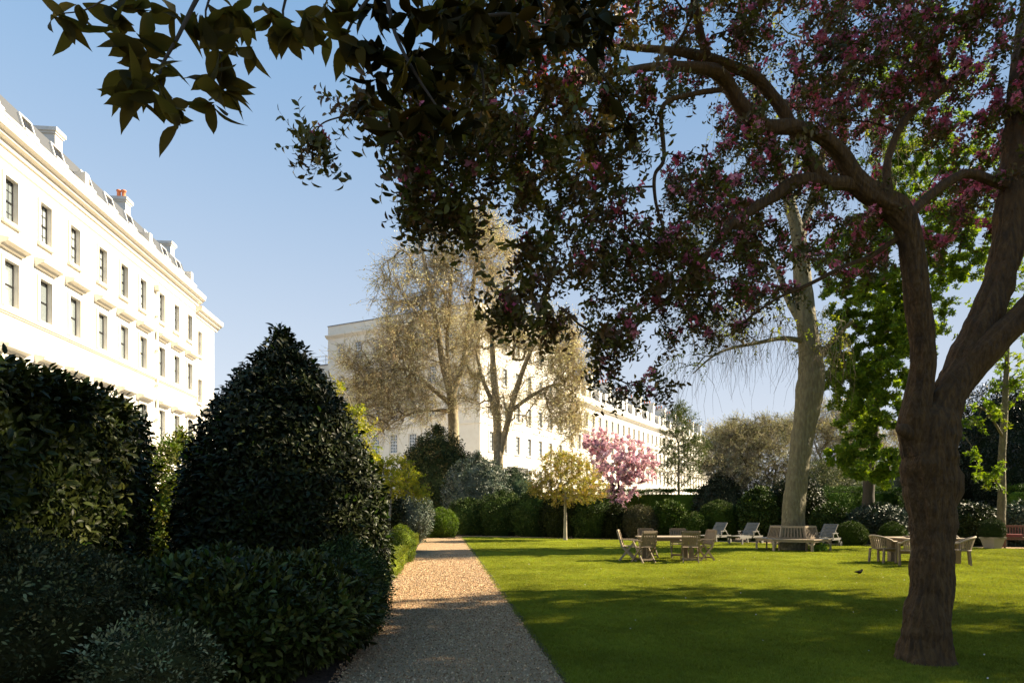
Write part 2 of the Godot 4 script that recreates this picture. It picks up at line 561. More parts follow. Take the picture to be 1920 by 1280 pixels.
func make_materials() -> void:
	M.stucco = grained([Color(0.62, 0.59, 0.53), Color(0.68, 0.655, 0.60), Color(0.72, 0.695, 0.64)], 0.01, Vector3.ONE * 0.35, 0.75)
	M.trim = grained([Color(0.62, 0.58, 0.50), Color(0.68, 0.64, 0.56)], 0.02, Vector3.ONE * 0.5, 0.7)
	M.cream = grained([Color(0.70, 0.64, 0.52), Color(0.76, 0.70, 0.59), Color(0.78, 0.73, 0.62)], 0.012, Vector3.ONE * 0.2, 0.8)
	M.slate = grained([Color(0.035, 0.04, 0.05), Color(0.07, 0.075, 0.085)], 0.05, Vector3.ONE, 0.6)
	M.lead = mat(Color(0.16, 0.17, 0.19), 0.55)
	M.black = mat(Color(0.012, 0.012, 0.013), 0.35)
	M.white_paint = mat(Color(0.78, 0.77, 0.74), 0.5)
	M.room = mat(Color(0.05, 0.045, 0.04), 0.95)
	M.curtain = mat(Color(0.62, 0.60, 0.55), 0.9)
	M.blind = mat(Color(0.62, 0.63, 0.62), 0.8)
	M.pot = grained([Color(0.45, 0.13, 0.06), Color(0.55, 0.2, 0.09)], 0.05, Vector3.ONE * 2.0, 0.85)
	M.iron = mat(Color(0.03, 0.03, 0.035), 0.5)
	var g := mat(Color(0.5, 0.58, 0.62), 0.02, 0.8)
	g.transparency = BaseMaterial3D.TRANSPARENCY_ALPHA
	g.albedo_color.a = 0.18
	M.glass = g
	M.teak = grained([Color(0.10, 0.068, 0.038), Color(0.165, 0.118, 0.07), Color(0.24, 0.175, 0.11)], 0.04, Vector3(3.0, 0.8, 3.0), 0.75)
	M.teak_pale = grained([Color(0.18, 0.135, 0.085), Color(0.27, 0.205, 0.135), Color(0.34, 0.27, 0.19)], 0.04, Vector3(3.0, 0.8, 3.0), 0.75)
	M.teak_grey = grained([Color(0.10, 0.095, 0.085), Color(0.17, 0.16, 0.145)], 0.04, Vector3(3.0, 0.8, 3.0), 0.8)
	M.teak_red = grained([Color(0.14, 0.055, 0.035), Color(0.22, 0.10, 0.06)], 0.04, Vector3(3.0, 0.8, 3.0), 0.75)
	M.terracotta = grained([Color(0.24, 0.19, 0.14), Color(0.33, 0.27, 0.20)], 0.05, Vector3.ONE * 2.0, 0.9)
	M.bark = grained([Color(0.022, 0.011, 0.0025), Color(0.062, 0.031, 0.007), Color(0.125, 0.068, 0.019)], 0.016, Vector3(2.4, 0.45, 2.4), 0.92, 14.0, 0.03)
	M.bark_dark = grained([Color(0.03, 0.024, 0.018), Color(0.07, 0.055, 0.04)], 0.03, Vector3(1.5, 0.5, 1.5), 0.95)
	M.bark_lime = grained([Color(0.065, 0.053, 0.028), Color(0.115, 0.098, 0.052), Color(0.18, 0.16, 0.09)], 0.02, Vector3(0.9, 0.22, 0.9), 0.9, 8.0, 0.04)
	M.bark_plane = grained([Color(0.13, 0.105, 0.062), Color(0.24, 0.20, 0.125), Color(0.38, 0.33, 0.22)], 0.02, Vector3(0.5, 0.3, 0.5), 0.9)
	M.bark_grey = grained([Color(0.20, 0.17, 0.13), Color(0.32, 0.28, 0.22)], 0.03, Vector3(1.5, 0.7, 1.5), 0.9)
	M.soil = grained([Color(0.022, 0.014, 0.008), Color(0.05, 0.032, 0.02), Color(0.075, 0.05, 0.03)], 0.03, Vector3.ONE * 0.7, 1.0, 8.0, 0.06)
	M.lawn = grained([Color(0.135, 0.155, 0.018), Color(0.165, 0.185, 0.024), Color(0.19, 0.21, 0.030)], 0.02, Vector3.ONE * 0.25, 1.0, 2.0, 0.12)
	M.lawn.metallic_specular = 0.05
	M.grass = leaf_mat(0.8, Color(0.9, 0.9, 0.3), 0.12)
	M.gravel = grained([Color(0.13, 0.076, 0.038), Color(0.32, 0.205, 0.106), Color(0.47, 0.315, 0.172), Color(0.61, 0.45, 0.27)], 0.11, Vector3.ONE * 0.9, 0.95, 18.0, 0.12)
	M.stone_bits = leaf_mat(0.85, Color(0, 0, 0), 0.3)
	M.paving = grained([Color(0.26, 0.19, 0.15), Color(0.36, 0.28, 0.22)], 0.03, Vector3.ONE * 0.6, 0.9)
	M.street = grained([Color(0.22, 0.205, 0.185), Color(0.29, 0.275, 0.25), Color(0.34, 0.32, 0.29)], 0.03, Vector3.ONE * 0.3, 0.9)
	M.asphalt = grained([Color(0.07, 0.07, 0.072), Color(0.11, 0.108, 0.105)], 0.05, Vector3.ONE * 0.5, 0.9)
	M.edge = grained([Color(0.025, 0.016, 0.009), Color(0.06, 0.04, 0.02)], 0.04, Vector3.ONE * 2.0, 1.0)
	M.glossy = leaf_mat(0.42, Color(0.25, 0.35, 0.1), 0.26)
	M.dull = leaf_mat(0.6, Color(0.4, 0.45, 0.15), 0.2)
	M.fresh = leaf_mat(0.55, Color(1.0, 1.0, 0.45), 0.3)
	M.petal = leaf_mat(0.7, Color(0.8, 0.8, 0.8), 0.2)
	M.twig = leaf_mat(0.85, Color(0.8, 0.8, 0.55), 0.2)
	M.feather = mat(Color(0.008, 0.008, 0.009), 0.9, 0.1)
	M.beak = mat(Color(0.45, 0.2, 0.02), 0.5)

# ---------------------------------------------------------------- sky
func make_sky(sun: Vector3) -> ImageTexture:
	var w := 2048
	var h := 1024
	var im := Image.create(w, h, false, Image.FORMAT_RGBF)
	im.fill(Color(0.05, 0.05, 0.045))
	# a vapour trail high in the blue: the great circle through two directions, between them and past them
	var t0 := Vector3((470.0 - MID) / FOCAL, (HORIZON - 140.0) / FOCAL, -1).normalized()
	var t1 := Vector3((735.0 - MID) / FOCAL, (HORIZON - 388.0) / FOCAL, -1).normalized()
	var tn := t0.cross(t1).normalized()
	for y in h / 2 + 2:
		var el := PI * 0.5 - PI * (y + 0.5) / h
		var sy := sin(el)
		var cy := cos(el)
		var e := clampf(sy, 0.0, 1.0)
		var k := pow(1.0 - e, 2.0)
		var base := Color(0.019, 0.072, 0.148).lerp(Color(0.222, 0.231, 0.238), k)
		for x in w:
			var az := TAU * ((x + 0.5) / w - 0.5)
			var v := Vector3(sin(az) * cy, sy, -cos(az) * cy)
			var c := v.dot(sun)
			var c2 := 0.5 + 0.5 * c
			var c4 := c2 * c2 * c2 * c2
			var c16 := c4 * c4 * c4 * c4
			var glow := 0.08 * c4 + 0.45 * c16 * c16 * c2
			var r := base.r * (0.86 + 0.25 * c2) + glow * 0.26
			var g := base.g * (0.86 + 0.25 * c2) + glow * 0.27
			var b := base.b * (0.90 + 0.2 * c2) + glow * 0.27
			var off := absf(v.dot(tn))
			if off < 0.004 and v.x < -0.1 and v.z < 0.0 and sy > 0.2 and sy < 0.62:
				var trail := exp(-off * off / (0.0011 * 0.0011)) * 0.02
				r += trail; g += trail; b += trail * 0.8
			im.set_pixel(x, y, Color(r, g, b))
	return ImageTexture.create_from_image(im)

# ---------------------------------------------------------------- buildings
var cache := {}
func wall_mesh(x0: float, x1: float, y0: float, y1: float, holes: Array, depth: float) -> ArrayMesh:
	var xs := [x0, x1]
	var ys := [y0, y1]
	for r in holes:
		xs.append(r.position.x); xs.append(r.end.x); ys.append(r.position.y); ys.append(r.end.y)
	xs.sort(); ys.sort()
	var s := soup()
	for i in xs.size() - 1:
		if xs[i + 1] - xs[i] < 1e-4: continue
		for j in ys.size() - 1:
			if ys[j + 1] - ys[j] < 1e-4: continue
			var c := Vector2((xs[i] + xs[i + 1]) * 0.5, (ys[j] + ys[j + 1]) * 0.5)
			var hole := false
			for r in holes:
				if r.has_point(c):
					hole = true
					break
			if not hole:
				quad(s, Vector3(xs[i], ys[j], 0), Vector3(xs[i], ys[j + 1], 0), Vector3(xs[i + 1], ys[j + 1], 0), Vector3(xs[i + 1], ys[j], 0))
	for r in holes:
		var a := Vector3(r.position.x, r.position.y, 0)
		var b := Vector3(r.end.x, r.position.y, 0)
		var c := Vector3(r.end.x, r.end.y, 0)
		var d := Vector3(r.position.x, r.end.y, 0)
		var z := Vector3(0, 0, -depth)
		quad(s, a, b, b + z, a + z); quad(s, b, c, c + z, b + z); quad(s, c, d, d + z, c + z); quad(s, d, a, a + z, d + z)
	return commit(s, true)
func add_box(s: Dictionary, lo: Vector3, hi: Vector3) -> void:
	var p := [Vector3(lo.x, lo.y, lo.z), Vector3(hi.x, lo.y, lo.z), Vector3(hi.x, hi.y, lo.z), Vector3(lo.x, hi.y, lo.z), Vector3(lo.x, lo.y, hi.z), Vector3(hi.x, lo.y, hi.z), Vector3(hi.x, hi.y, hi.z), Vector3(lo.x, hi.y, hi.z)]
	for f in [[0, 1, 2, 3], [5, 4, 7, 6], [4, 0, 3, 7], [1, 5, 6, 2], [3, 2, 6, 7], [4, 5, 1, 0]]:
		quad(s, p[f[0]], p[f[1]], p[f[2]], p[f[3]])
func surround_mesh(w: float, h: float, band: float, proud: float) -> ArrayMesh:
	var k := "surround %.2f %.2f %.2f %.2f" % [w, h, band, proud]
	if not cache.has(k):
		var s := soup()
		add_box(s, Vector3(-w / 2 - band, -0.02, 0.002), Vector3(-w / 2, h + band, proud))
		add_box(s, Vector3(w / 2, -0.02, 0.002), Vector3(w / 2 + band, h + band, proud))
		add_box(s, Vector3(-w / 2, h, 0.002), Vector3(w / 2, h + band, proud))
		add_box(s, Vector3(-w / 2 - band * 1.3, -0.18, 0.002), Vector3(w / 2 + band * 1.3, -0.022, proud + 0.1))
		cache[k] = commit(s, true)
	return cache[k]
func sash_mesh(w: float, h: float, across: int, down: int, thick: float) -> ArrayMesh:
	var k := "sash %.2f %.2f %d %d" % [w, h, across, down]
	if not cache.has(k):
		var s := soup()
		add_box(s, Vector3(-w / 2, 0, -0.045), Vector3(-w / 2 + thick, h, 0.02))
		add_box(s, Vector3(w / 2 - thick, 0, -0.045), Vector3(w / 2, h, 0.02))
		add_box(s, Vector3(-w / 2 + thick, 0, -0.04), Vector3(w / 2 - thick, thick, 0.015))
		add_box(s, Vector3(-w / 2 + thick, h - thick, -0.04), Vector3(w / 2 - thick, h, 0.015))
		add_box(s, Vector3(-w / 2 + thick, h * 0.5 - 0.035, -0.04), Vector3(w / 2 - thick, h * 0.5 + 0.035, 0.03))
		for n in range(1, across):
			var x := -w / 2 + w * n / across
			add_box(s, Vector3(x - 0.018, thick, -0.03), Vector3(x + 0.018, h - thick, 0.008))
		for n in range(1, down):
			if n * 2 == down: continue
			var y := h * n / down
			add_box(s, Vector3(-w / 2 + thick, y - 0.018, -0.028), Vector3(w / 2 - thick, y + 0.018, 0.006))
		cache[k] = commit(s, true)
	return cache[k]
func curtain_mesh(w: float, h: float) -> ArrayMesh:
	var k := "curtain %.2f %.2f" % [w, h]
	if not cache.has(k):
		var s := soup()
		var n := 28
		for j in n:
			var a := -w / 2 + w * j / n
			var b := -w / 2 + w * (j + 1) / n
			var za := 0.05 * sin(j * 1.7) + 0.02 * sin(j * 0.6)
			var zb := 0.05 * sin((j + 1) * 1.7) + 0.02 * sin((j + 1) * 0.6)
			quad(s, Vector3(a, 0, za), Vector3(a, h, za), Vector3(b, h, zb), Vector3(b, 0, zb))
		cache[k] = commit(s)
	return cache[k]
func pane_mesh(w: float, h: float) -> BoxMesh:
	return box_mesh(Vector3(w, h, 0.006))
# style: frame colour, panes across / down, hood (0 none), band
func window(b: Node, frame: Transform3D, x: float, y: float, w: float, h: float, o: Dictionary) -> void:
	var win := part(b, "window", surround_mesh(w, h, o.get("band", 0.17), o.get("proud", 0.09)), M[o.get("trim", "trim")], frame * Transform3D(Basis.IDENTITY, Vector3(x, y, 0)))
	var z := -float(o.get("deep", 0.2))
	part(win, "sash", sash_mesh(w, h, o.get("across", 2), o.get("down", 2), o.get("thick", 0.06)), M[o.get("paint", "black")], Transform3D(Basis.IDENTITY, Vector3(0, 0, z)))
	for k in 2:
		part(win, "pane", pane_mesh(w - 0.02, h * 0.5 - 0.01), M.glass, Transform3D(Basis(Vector3.RIGHT, ran(-0.004, 0.004)), Vector3(0, h * (0.25 + 0.5 * k), z - 0.012)))
	var inside: int = o.get("inside", 0)
	if inside == 1:
		part(win, "curtain", curtain_mesh(w * 1.05, h), M.curtain, Transform3D(Basis.IDENTITY, Vector3(0, 0, z - 0.22)))
	elif inside == 2:
		part(win, "blind", box_mesh(Vector3(w, h * 0.98, 0.01)), M.blind, Transform3D(Basis.IDENTITY, Vector3(0, h * 0.5, z - 0.06)))
	elif inside == 3:
		for k in [-1, 1]:
			part(win, "curtain", curtain_mesh(w * 0.34, h), M.curtain, Transform3D(Basis.IDENTITY, Vector3(k * w * 0.36, 0, z - 0.2)))
	if o.get("hood", 0.0) > 0.0:
		var q: float = o.hood
		if not cache.has("hood %.2f" % w):
			cache["hood %.2f" % w] = moulding([Vector2(0.003, h + 0.48), Vector2(0.16, h + 0.52), Vector2(0.22, h + 0.64), Vector2(0.5, h + 0.72), Vector2(0.56, h + 0.88), Vector2(0.003, h + 1.0)], -w / 2 - q, w / 2 + q)
		part(win, "hood", cache["hood %.2f" % w], M.trim)
func cornice(b: Node, frame: Transform3D, x0: float, x1: float, y: float, h: float, out: float, m: Material, called := "cornice") -> void:
	var o := [Vector2(0.004, y), Vector2(out * 0.15, y + h * 0.05), Vector2(out * 0.22, y + h * 0.3), Vector2(out * 0.55, y + h * 0.38), Vector2(out * 0.6, y + h * 0.52), Vector2(out * 0.92, y + h * 0.62), Vector2(out, y + h * 0.9), Vector2(out, y + h), Vector2(0.004, y + h)]
	part(b, called, moulding(o, x0, x1), m, frame)
func chimney(b: Node, frame: Transform3D, x: float, z0: float, z1: float, y0: float, y1: float, w: float, pots: Array, m: Material) -> void:
	var s := soup()
	add_box(s, Vector3(x - w / 2, y0, z0), Vector3(x + w / 2, y1 - 0.35, z1))
	add_box(s, Vector3(x - w / 2 - 0.08, y1 - 0.35, z0 - 0.08), Vector3(x + w / 2 + 0.08, y1 - 0.22, z1 + 0.08))
	add_box(s, Vector3(x - w / 2 - 0.16, y1 - 0.22, z0 - 0.16), Vector3(x + w / 2 + 0.16, y1, z1 + 0.16))
	var c := part(b, "chimney", commit(s, true), m, frame)
	for z in pots:
		var t := soup()
		var r := 0.15
		tube(t, [[Vector3(x, y1 - 0.02, z), r], [Vector3(x, y1 + 0.3, z), r * 0.9], [Vector3(x, y1 + 0.55, z), r * 0.85], [Vector3(x, y1 + 0.56, z), r * 1.15], [Vector3(x, y1 + 0.66, z), r * 1.15]], 12)
		part(c, "chimney_pot", commit(t), M.pot)
func s_of(px: float, dist: float) -> float:
	var k := (px - MID) / FOCAL
	return dist * (-0.9945 + 0.1041 * k) / (0.9945 * k + 0.1041)
func white_terrace() -> void:
	var dist := 21.5
	var b := thing("white_terrace", "long white stucco terrace with black sash windows and three chimney stacks", "building", Vector3(-0.9945 * dist, 0, 0.1041 * dist), deg_to_rad(95.97))
	var fr := Transform3D.IDENTITY
	var cols := []
	for px in [18.0, 83.0, 138.0, 190.0, 230.5, 266.0, 301.0, 329.0, 354.0]: cols.append(s_of(px, dist))
	cols.push_front(cols[0] - 3.0); cols.push_front(cols[0] - 3.3); cols.push_front(cols[0] - 3.0)
	var x_end := 62.7
	var x_start: float = cols[0] - 2.0
	var holes := []
	for x in cols:
		for q in [[15.9, 2.2, 1.05], [11.67, 2.28, 1.15], [6.5, 2.6, 1.15]]: holes.append(Rect2(x - q[2] / 2, q[0], q[2], q[1]))
	part(b, "wall", wall_mesh(x_start, x_end, 0, 19.4, holes, 0.24), M.stucco)
	var n := 0
	for x in cols:
		window(b, fr, x, 15.9, 1.05, 2.2, {"inside": [2, 2, 2, 0][n % 4], "across": 3, "down": 4})
		window(b, fr, x, 11.67, 1.15, 2.28, {"hood": 0.42, "inside": [3, 1, 1, 3, 0][n % 5], "across": 1, "down": 2})
		window(b, fr, x, 6.5, 1.15, 2.6, {"hood": 0.42, "inside": [2, 1, 0][n % 3], "across": 1, "down": 2})
		n += 1
	cornice(b, fr, x_start, x_end + 0.03, 11.1, 0.34, 0.24, M.trim, "string_course")
	cornice(b, fr, x_start, x_end + 0.03, 18.72, 0.16, 0.1, M.trim, "string_course")
	cornice(b, fr, x_start, x_end + 0.5, 19.38, 0.95, 0.75, M.trim)
	block(b, "parapet", Vector3(x_start, 20.33, -0.5), Vector3(x_end, 21.0, 0.02), M.stucco)
	block(b, "coping", Vector3(x_start, 21.002, -0.58), Vector3(x_end + 0.05, 21.14, 0.1), M.trim)
	# mansard roof behind the parapet, its skylights, the party walls that step through it and the stacks
	var s := soup()
	quad(s, Vector3(x_start, 20.9, -0.55), Vector3(x_start, 22.95, -1.15), Vector3(x_end, 22.95, -1.15), Vector3(x_end, 20.9, -0.55))
	quad(s, Vector3(x_start, 22.95, -1.15), Vector3(x_start, 23.3, -5.5), Vector3(x_end, 23.3, -5.5), Vector3(x_end, 22.95, -1.15))
	quad(s, Vector3(x_start, 23.3, -5.5), Vector3(x_start, 20.0, -11.0), Vector3(x_end, 20.0, -11.0), Vector3(x_end, 23.3, -5.5))
	quad(s, Vector3(x_end, 19.0, -0.5), Vector3(x_end, 22.95, -1.15), Vector3(x_end, 23.3, -5.5), Vector3(x_end, 20.0, -11.0))
	var roof := part(b, "roof", commit(s, true), M.slate)
	for x in cols:
		var up := Basis(Vector3.RIGHT, Vector3(0, 2.05, -0.6).normalized(), Vector3(0, 0.6, 2.05).normalized())
		part(roof, "skylight", surround_mesh(1.0, 0.8, 0.08, 0.12), M.white_paint, Transform3D(up, Vector3(x, 21.95, -0.855)))
		part(roof, "roof_pane", pane_mesh(1.0, 0.8), M.black, Transform3D(up, Vector3(x, 22.35, -0.945)))
	for x in [35.0, 44.5, 53.8, 62.3]:
		var t := soup()
		var side := [Vector2(-0.15, 20.9), Vector2(-0.15, 22.15), Vector2(-1.0, 22.15), Vector2(-1.15, 22.5), Vector2(-1.5, 23.25), Vector2(-2.6, 23.5), Vector2(-6.0, 23.7), Vector2(-6.0, 20.9)]
		for k in side.size():
			var p: Vector2 = side[k]
			var q: Vector2 = side[(k + 1) % side.size()]
			quad(t, Vector3(x - 0.22, p.y, p.x), Vector3(x - 0.22, q.y, q.x), Vector3(x + 0.22, q.y, q.x), Vector3(x + 0.22, p.y, p.x))
		for k in range(1, side.size() - 1):
			for e in [-0.22, 0.22]: tri(t, Vector3(x + e, side[0].y, side[0].x), Vector3(x + e, side[k].y, side[k].x), Vector3(x + e, side[k + 1].y, side[k + 1].x))
		part(b, "party_wall", commit(t, true), M.stucco)
		if x < 62.0 or true:
			chimney(b, fr, x - 0.1, -4.2, -1.75, 22.4, 24.6, 0.8, [-2.4, -2.05] if absf(x - 53.8) < 0.1 else [], M.stucco)
	# end bay, a little lower than the rest
	var e0 := x_end
	var e1 := 68.0
	var ex := 63.95
	var eh := [Rect2(ex - 0.5, 15.2, 1.0, 2.2), Rect2(ex - 0.5, 11.0, 1.0, 2.1), Rect2(ex - 0.5, 6.5, 1.0, 2.4)]
	part(b, "wall", wall_mesh(e0, e1, 0, 18.5, eh, 0.24), M.stucco, Transform3D(Basis.IDENTITY, Vector3(0, 0, -0.12)))
	var ef := Transform3D(Basis.IDENTITY, Vector3(0, 0, -0.12))
	for r in eh: window(b, ef, ex, r.position.y, 1.0, r.size.y, {"inside": 2, "across": 1})
	cornice(b, ef, e0 + 0.03, e1 + 0.6, 18.48, 0.9, 0.7, M.trim)
	block(b, "parapet", Vector3(e0 + 0.01, 19.4, -0.6), Vector3(e1, 19.75, -0.1), M.stucco)
	var bal := block(b, "balcony", Vector3(65.0, 10.5, -0.12), Vector3(67.6, 10.72, 0.75), M.trim)
	for k in 14:
		block(bal, "baluster", Vector3(-1.28 + k * 0.19, 0.112, 0.36), Vector3(-1.25 + k * 0.19, 1.0, 0.39), M.iron)
	block(bal, "rail", Vector3(-1.3, 1.002, 0.35), Vector3(1.3, 1.05, 0.4), M.iron)
	# downpipe
	var dp := soup()
	var xp := s_of(290.0, dist)
	tube(dp, [[Vector3(xp, 0, 0.16), 0.085], [Vector3(xp, 9, 0.16), 0.085], [Vector3(xp, 18.0, 0.16), 0.085]], 10)
	add_box(dp, Vector3(xp - 0.2, 18.0, 0.02), Vector3(xp + 0.2, 18.4, 0.36))
	for k in 6: add_box(dp, Vector3(xp - 0.13, 3.0 + k * 2.6, 0.02), Vector3(xp + 0.13, 3.1 + k * 2.6, 0.27))
	part(b, "downpipe", commit(dp, true), M.trim)
	# the rest of the shell: rooms behind the windows, ends and back
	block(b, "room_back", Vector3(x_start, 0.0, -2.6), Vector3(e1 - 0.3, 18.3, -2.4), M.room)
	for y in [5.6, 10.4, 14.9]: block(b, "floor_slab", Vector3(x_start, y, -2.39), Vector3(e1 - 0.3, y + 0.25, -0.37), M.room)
	block(b, "end_wall", Vector3(x_start - 0.3, 0, -11.0), Vector3(x_start - 0.001, 20.9, -0.002), M.stucco)
	block(b, "end_wall", Vector3(e1 - 0.25, 0, -11.0), Vector3(e1, 18.48, -0.125), M.stucco)
	block(b, "back_wall", Vector3(x_start, 0, -11.3), Vector3(e1 - 0.26, 19.9, -11.01), M.stucco)
	block(b, "end_roof", Vector3(e0 + 0.02, 18.5, -11.0), Vector3(e1 - 0.26, 18.7, -0.61), M.slate)

func far_terraces() -> void:
	var c := Vector3(-3.95, 0, -84.3)
	var b := thing("corner_block", "tall cream stucco corner building behind the bare pale trees", "building", c, deg_to_rad(-27.85))
	var fr := Transform3D.IDENTITY
	var w := 24.8
	var lw := Rect2()
	# shaded face: three columns of sixteen-light sashes and more behind the trees
	var rows := [[22.0, 2.3], [17.6, 2.2], [13.2, 2.2], [8.8, 2.4], [4.2, 2.6]]
	var xs := [-22.4, -19.3, -16.3, -13.3, -10.2, -7.1, -4.0]
	var holes := []
	for x in xs:
		for r in rows: holes.append(Rect2(x - 0.62, r[0], 1.24, r[1]))
	part(b, "wall", wall_mesh(-w, 0, 0, 25.6, holes, 0.2), M.cream)
	for r in holes: window(b, fr, r.position.x + 0.62, r.position.y, 1.24, r.size.y, {"paint": "white_paint", "across": 3, "down": 6, "deep": 0.12, "band": 0.06, "trim": "cream", "inside": 0})
	for y in [25.1, 16.2, 11.9, 7.5]: cornice(b, fr, -w - (0.15 if y > 20.0 else 0.0), 0.0, y, 0.5 if y > 20.0 else 0.25, 0.5 if y > 20.0 else 0.12, M.cream, "cornice" if y > 20.0 else "string_course")
	block(b, "parapet", Vector3(-w, 25.61, -0.5), Vector3(-0.01, 26.9, -0.02), M.cream)
	block(b, "coping", Vector3(-w - 0.05, 26.902, -0.6), Vector3(0.05, 27.0, 0.08), M.lead)
	# sunlit face
	var rf := Transform3D(Basis(Vector3(0, 0, -1), Vector3.UP, Vector3.RIGHT), Vector3.ZERO)
	var depth := 27.0
	var h2 := []
	for k in 7:
		for r in rows: h2.append(Rect2(2.2 + k * 3.6, r[0], 1.24, r[1]))
	part(b, "wall", wall_mesh(0, depth, 0, 25.6, h2, 0.2), M.stucco, rf)
	for r in h2: window(b, rf, r.position.x + 0.62, r.position.y, 1.24, r.size.y, {"across": 2, "down": 4, "inside": 2, "deep": 0.15})
	for y in [25.1, 16.2, 11.9, 7.5]: cornice(b, rf, 0.0, depth, y, 0.5 if y > 20.0 else 0.25, 0.5 if y > 20.0 else 0.12, M.trim, "cornice" if y > 20.0 else "string_course")
	block(b, "parapet", Vector3(-0.5, 25.62, -depth), Vector3(-0.03, 26.9, -0.51), M.stucco)
	block(b, "flat_roof", Vector3(-w + 0.3, 25.2, -depth + 0.3), Vector3(-0.52, 25.55, -0.52), M.lead)
	block(b, "back_wall", Vector3(-w, 0, -depth), Vector3(-0.3, 26.6, -depth + 0.28), M.cream)
	block(b, "end_wall", Vector3(-w, 0, -depth + 0.29), Vector3(-w + 0.28, 26.7, -0.61), M.cream)
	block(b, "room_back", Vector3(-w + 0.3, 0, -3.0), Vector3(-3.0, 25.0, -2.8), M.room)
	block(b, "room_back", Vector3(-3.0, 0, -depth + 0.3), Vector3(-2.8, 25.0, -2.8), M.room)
	# lower wing with a railing on its roof
	var wing := thing("lower_wing", "lower cream wing with a thin roof railing beside the corner building", "building", c, deg_to_rad(-27.85))
	block(wing, "wall", Vector3(-w - 9.0, 0, -14.0), Vector3(-w - 0.1, 21.9, -1.2), M.cream)
	block(wing, "coping", Vector3(-w - 9.1, 21.902, -14.1), Vector3(-w - 0.1, 22.05, -1.1), M.lead)
	for k in 6: block(wing, "rail_post", Vector3(-w - 8.6 + k * 1.7, 22.052, -1.5), Vector3(-w - 8.56 + k * 1.7, 23.3, -1.46), M.iron)
	for y in [22.7, 23.3]: block(wing, "rail", Vector3(-w - 8.7, y, -1.5), Vector3(-w - 0.05, y + 0.04, -1.455), M.iron)
	# long terrace that runs away along the street
	var t := thing("street_terrace", "distant white terrace with slate roof running away behind the pink cherry", "building", c + Vector3(0.467, 0, -0.884) * depth, deg_to_rad(62.15))
	var l := 112.0
	var h3 := []
	var r3 := [[15.4, 2.1], [11.2, 2.4], [6.6, 2.8], [2.4, 2.6]]
	for k in 34:
		for r in r3: h3.append(Rect2(1.4 + k * 3.25, r[0], 1.2, r[1]))
	part(t, "wall", wall_mesh(0, l, 0, 18.6, h3, 0.25), M.stucco)
	for r in h3: window(t, fr, r.position.x + 0.6, r.position.y, 1.2, r.size.y, {"across": 1, "down": 2, "inside": 2 if rng.randf() < 0.4 else 0, "hood": 0.35 if r.position.y > 4.0 and r.position.y < 15.0 else 0.0})
	cornice(t, fr, 0, l, 18.4, 1.0, 0.8, M.trim)
	for y in [14.4, 10.3, 5.6]: cornice(t, fr, 0, l, y, 0.25, 0.15, M.trim, "string_course")
	block(t, "parapet", Vector3(0, 19.41, -0.5), Vector3(l, 20.3, -0.02), M.stucco)
	var s := soup()
	quad(s, Vector3(0, 19.6, -0.9), Vector3(0, 23.2, -2.2), Vector3(l, 23.2, -2.2), Vector3(l, 19.6, -0.9))
	quad(s, Vector3(0, 23.2, -2.2), Vector3(0, 23.6, -9.0), Vector3(l, 23.6, -9.0), Vector3(l, 23.2, -2.2))
	quad(s, Vector3(0, 23.6, -9.0), Vector3(0, 19.0, -12.0), Vector3(l, 19.0, -12.0), Vector3(l, 23.6, -9.0))
	part(t, "roof", commit(s, true), M.slate)
	for k in 11:
		var x := 5.0 + k * 9.75
		chimney(t, fr, x, -4.5, -1.4, 20.0, 25.4, 0.9, [-3.6, -3.0, -2.4], M.stucco)
		for q in 2: block(t, "dormer", Vector3(x + 2.0 + q * 3.25, 20.4, -2.1), Vector3(x + 3.3 + q * 3.25, 22.6, -0.8), M.stucco)
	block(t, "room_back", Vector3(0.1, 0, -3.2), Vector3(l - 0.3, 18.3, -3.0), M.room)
	block(t, "end_wall", Vector3(l - 0.28, 0, -12.0), Vector3(l, 19.3, -0.26), M.stucco)
	block(t, "back_wall", Vector3(0, 0, -12.3), Vector3(l, 19.0, -12.01), M.stucco)
	# balconied porch at the foot of the terrace
	var porch := thing("balconied_porch", "white balustraded porch at the foot of the cream corner building", "porch", c + Vector3(0.884, 0, 0.467) * 1.2 + Vector3(0.467, 0, -0.884) * 2.0, deg_to_rad(62.15))
	block(porch, "deck", Vector3(0, 5.2, -1.15), Vector3(6.0, 5.6, 1.6), M.stucco)
	for k in 3: block(porch, "column", Vector3(0.2 + k * 2.5, 0, 1.0), Vector3(0.65 + k * 2.5, 5.19, 1.45), M.stucco)
	for k in 22: block(porch, "baluster", Vector3(0.15 + k * 0.27, 5.602, 1.4), Vector3(0.23 + k * 0.27, 6.6, 1.48), M.iron)
	block(porch, "rail", Vector3(0.05, 6.602, 1.36), Vector3(5.95, 6.7, 1.52), M.iron)

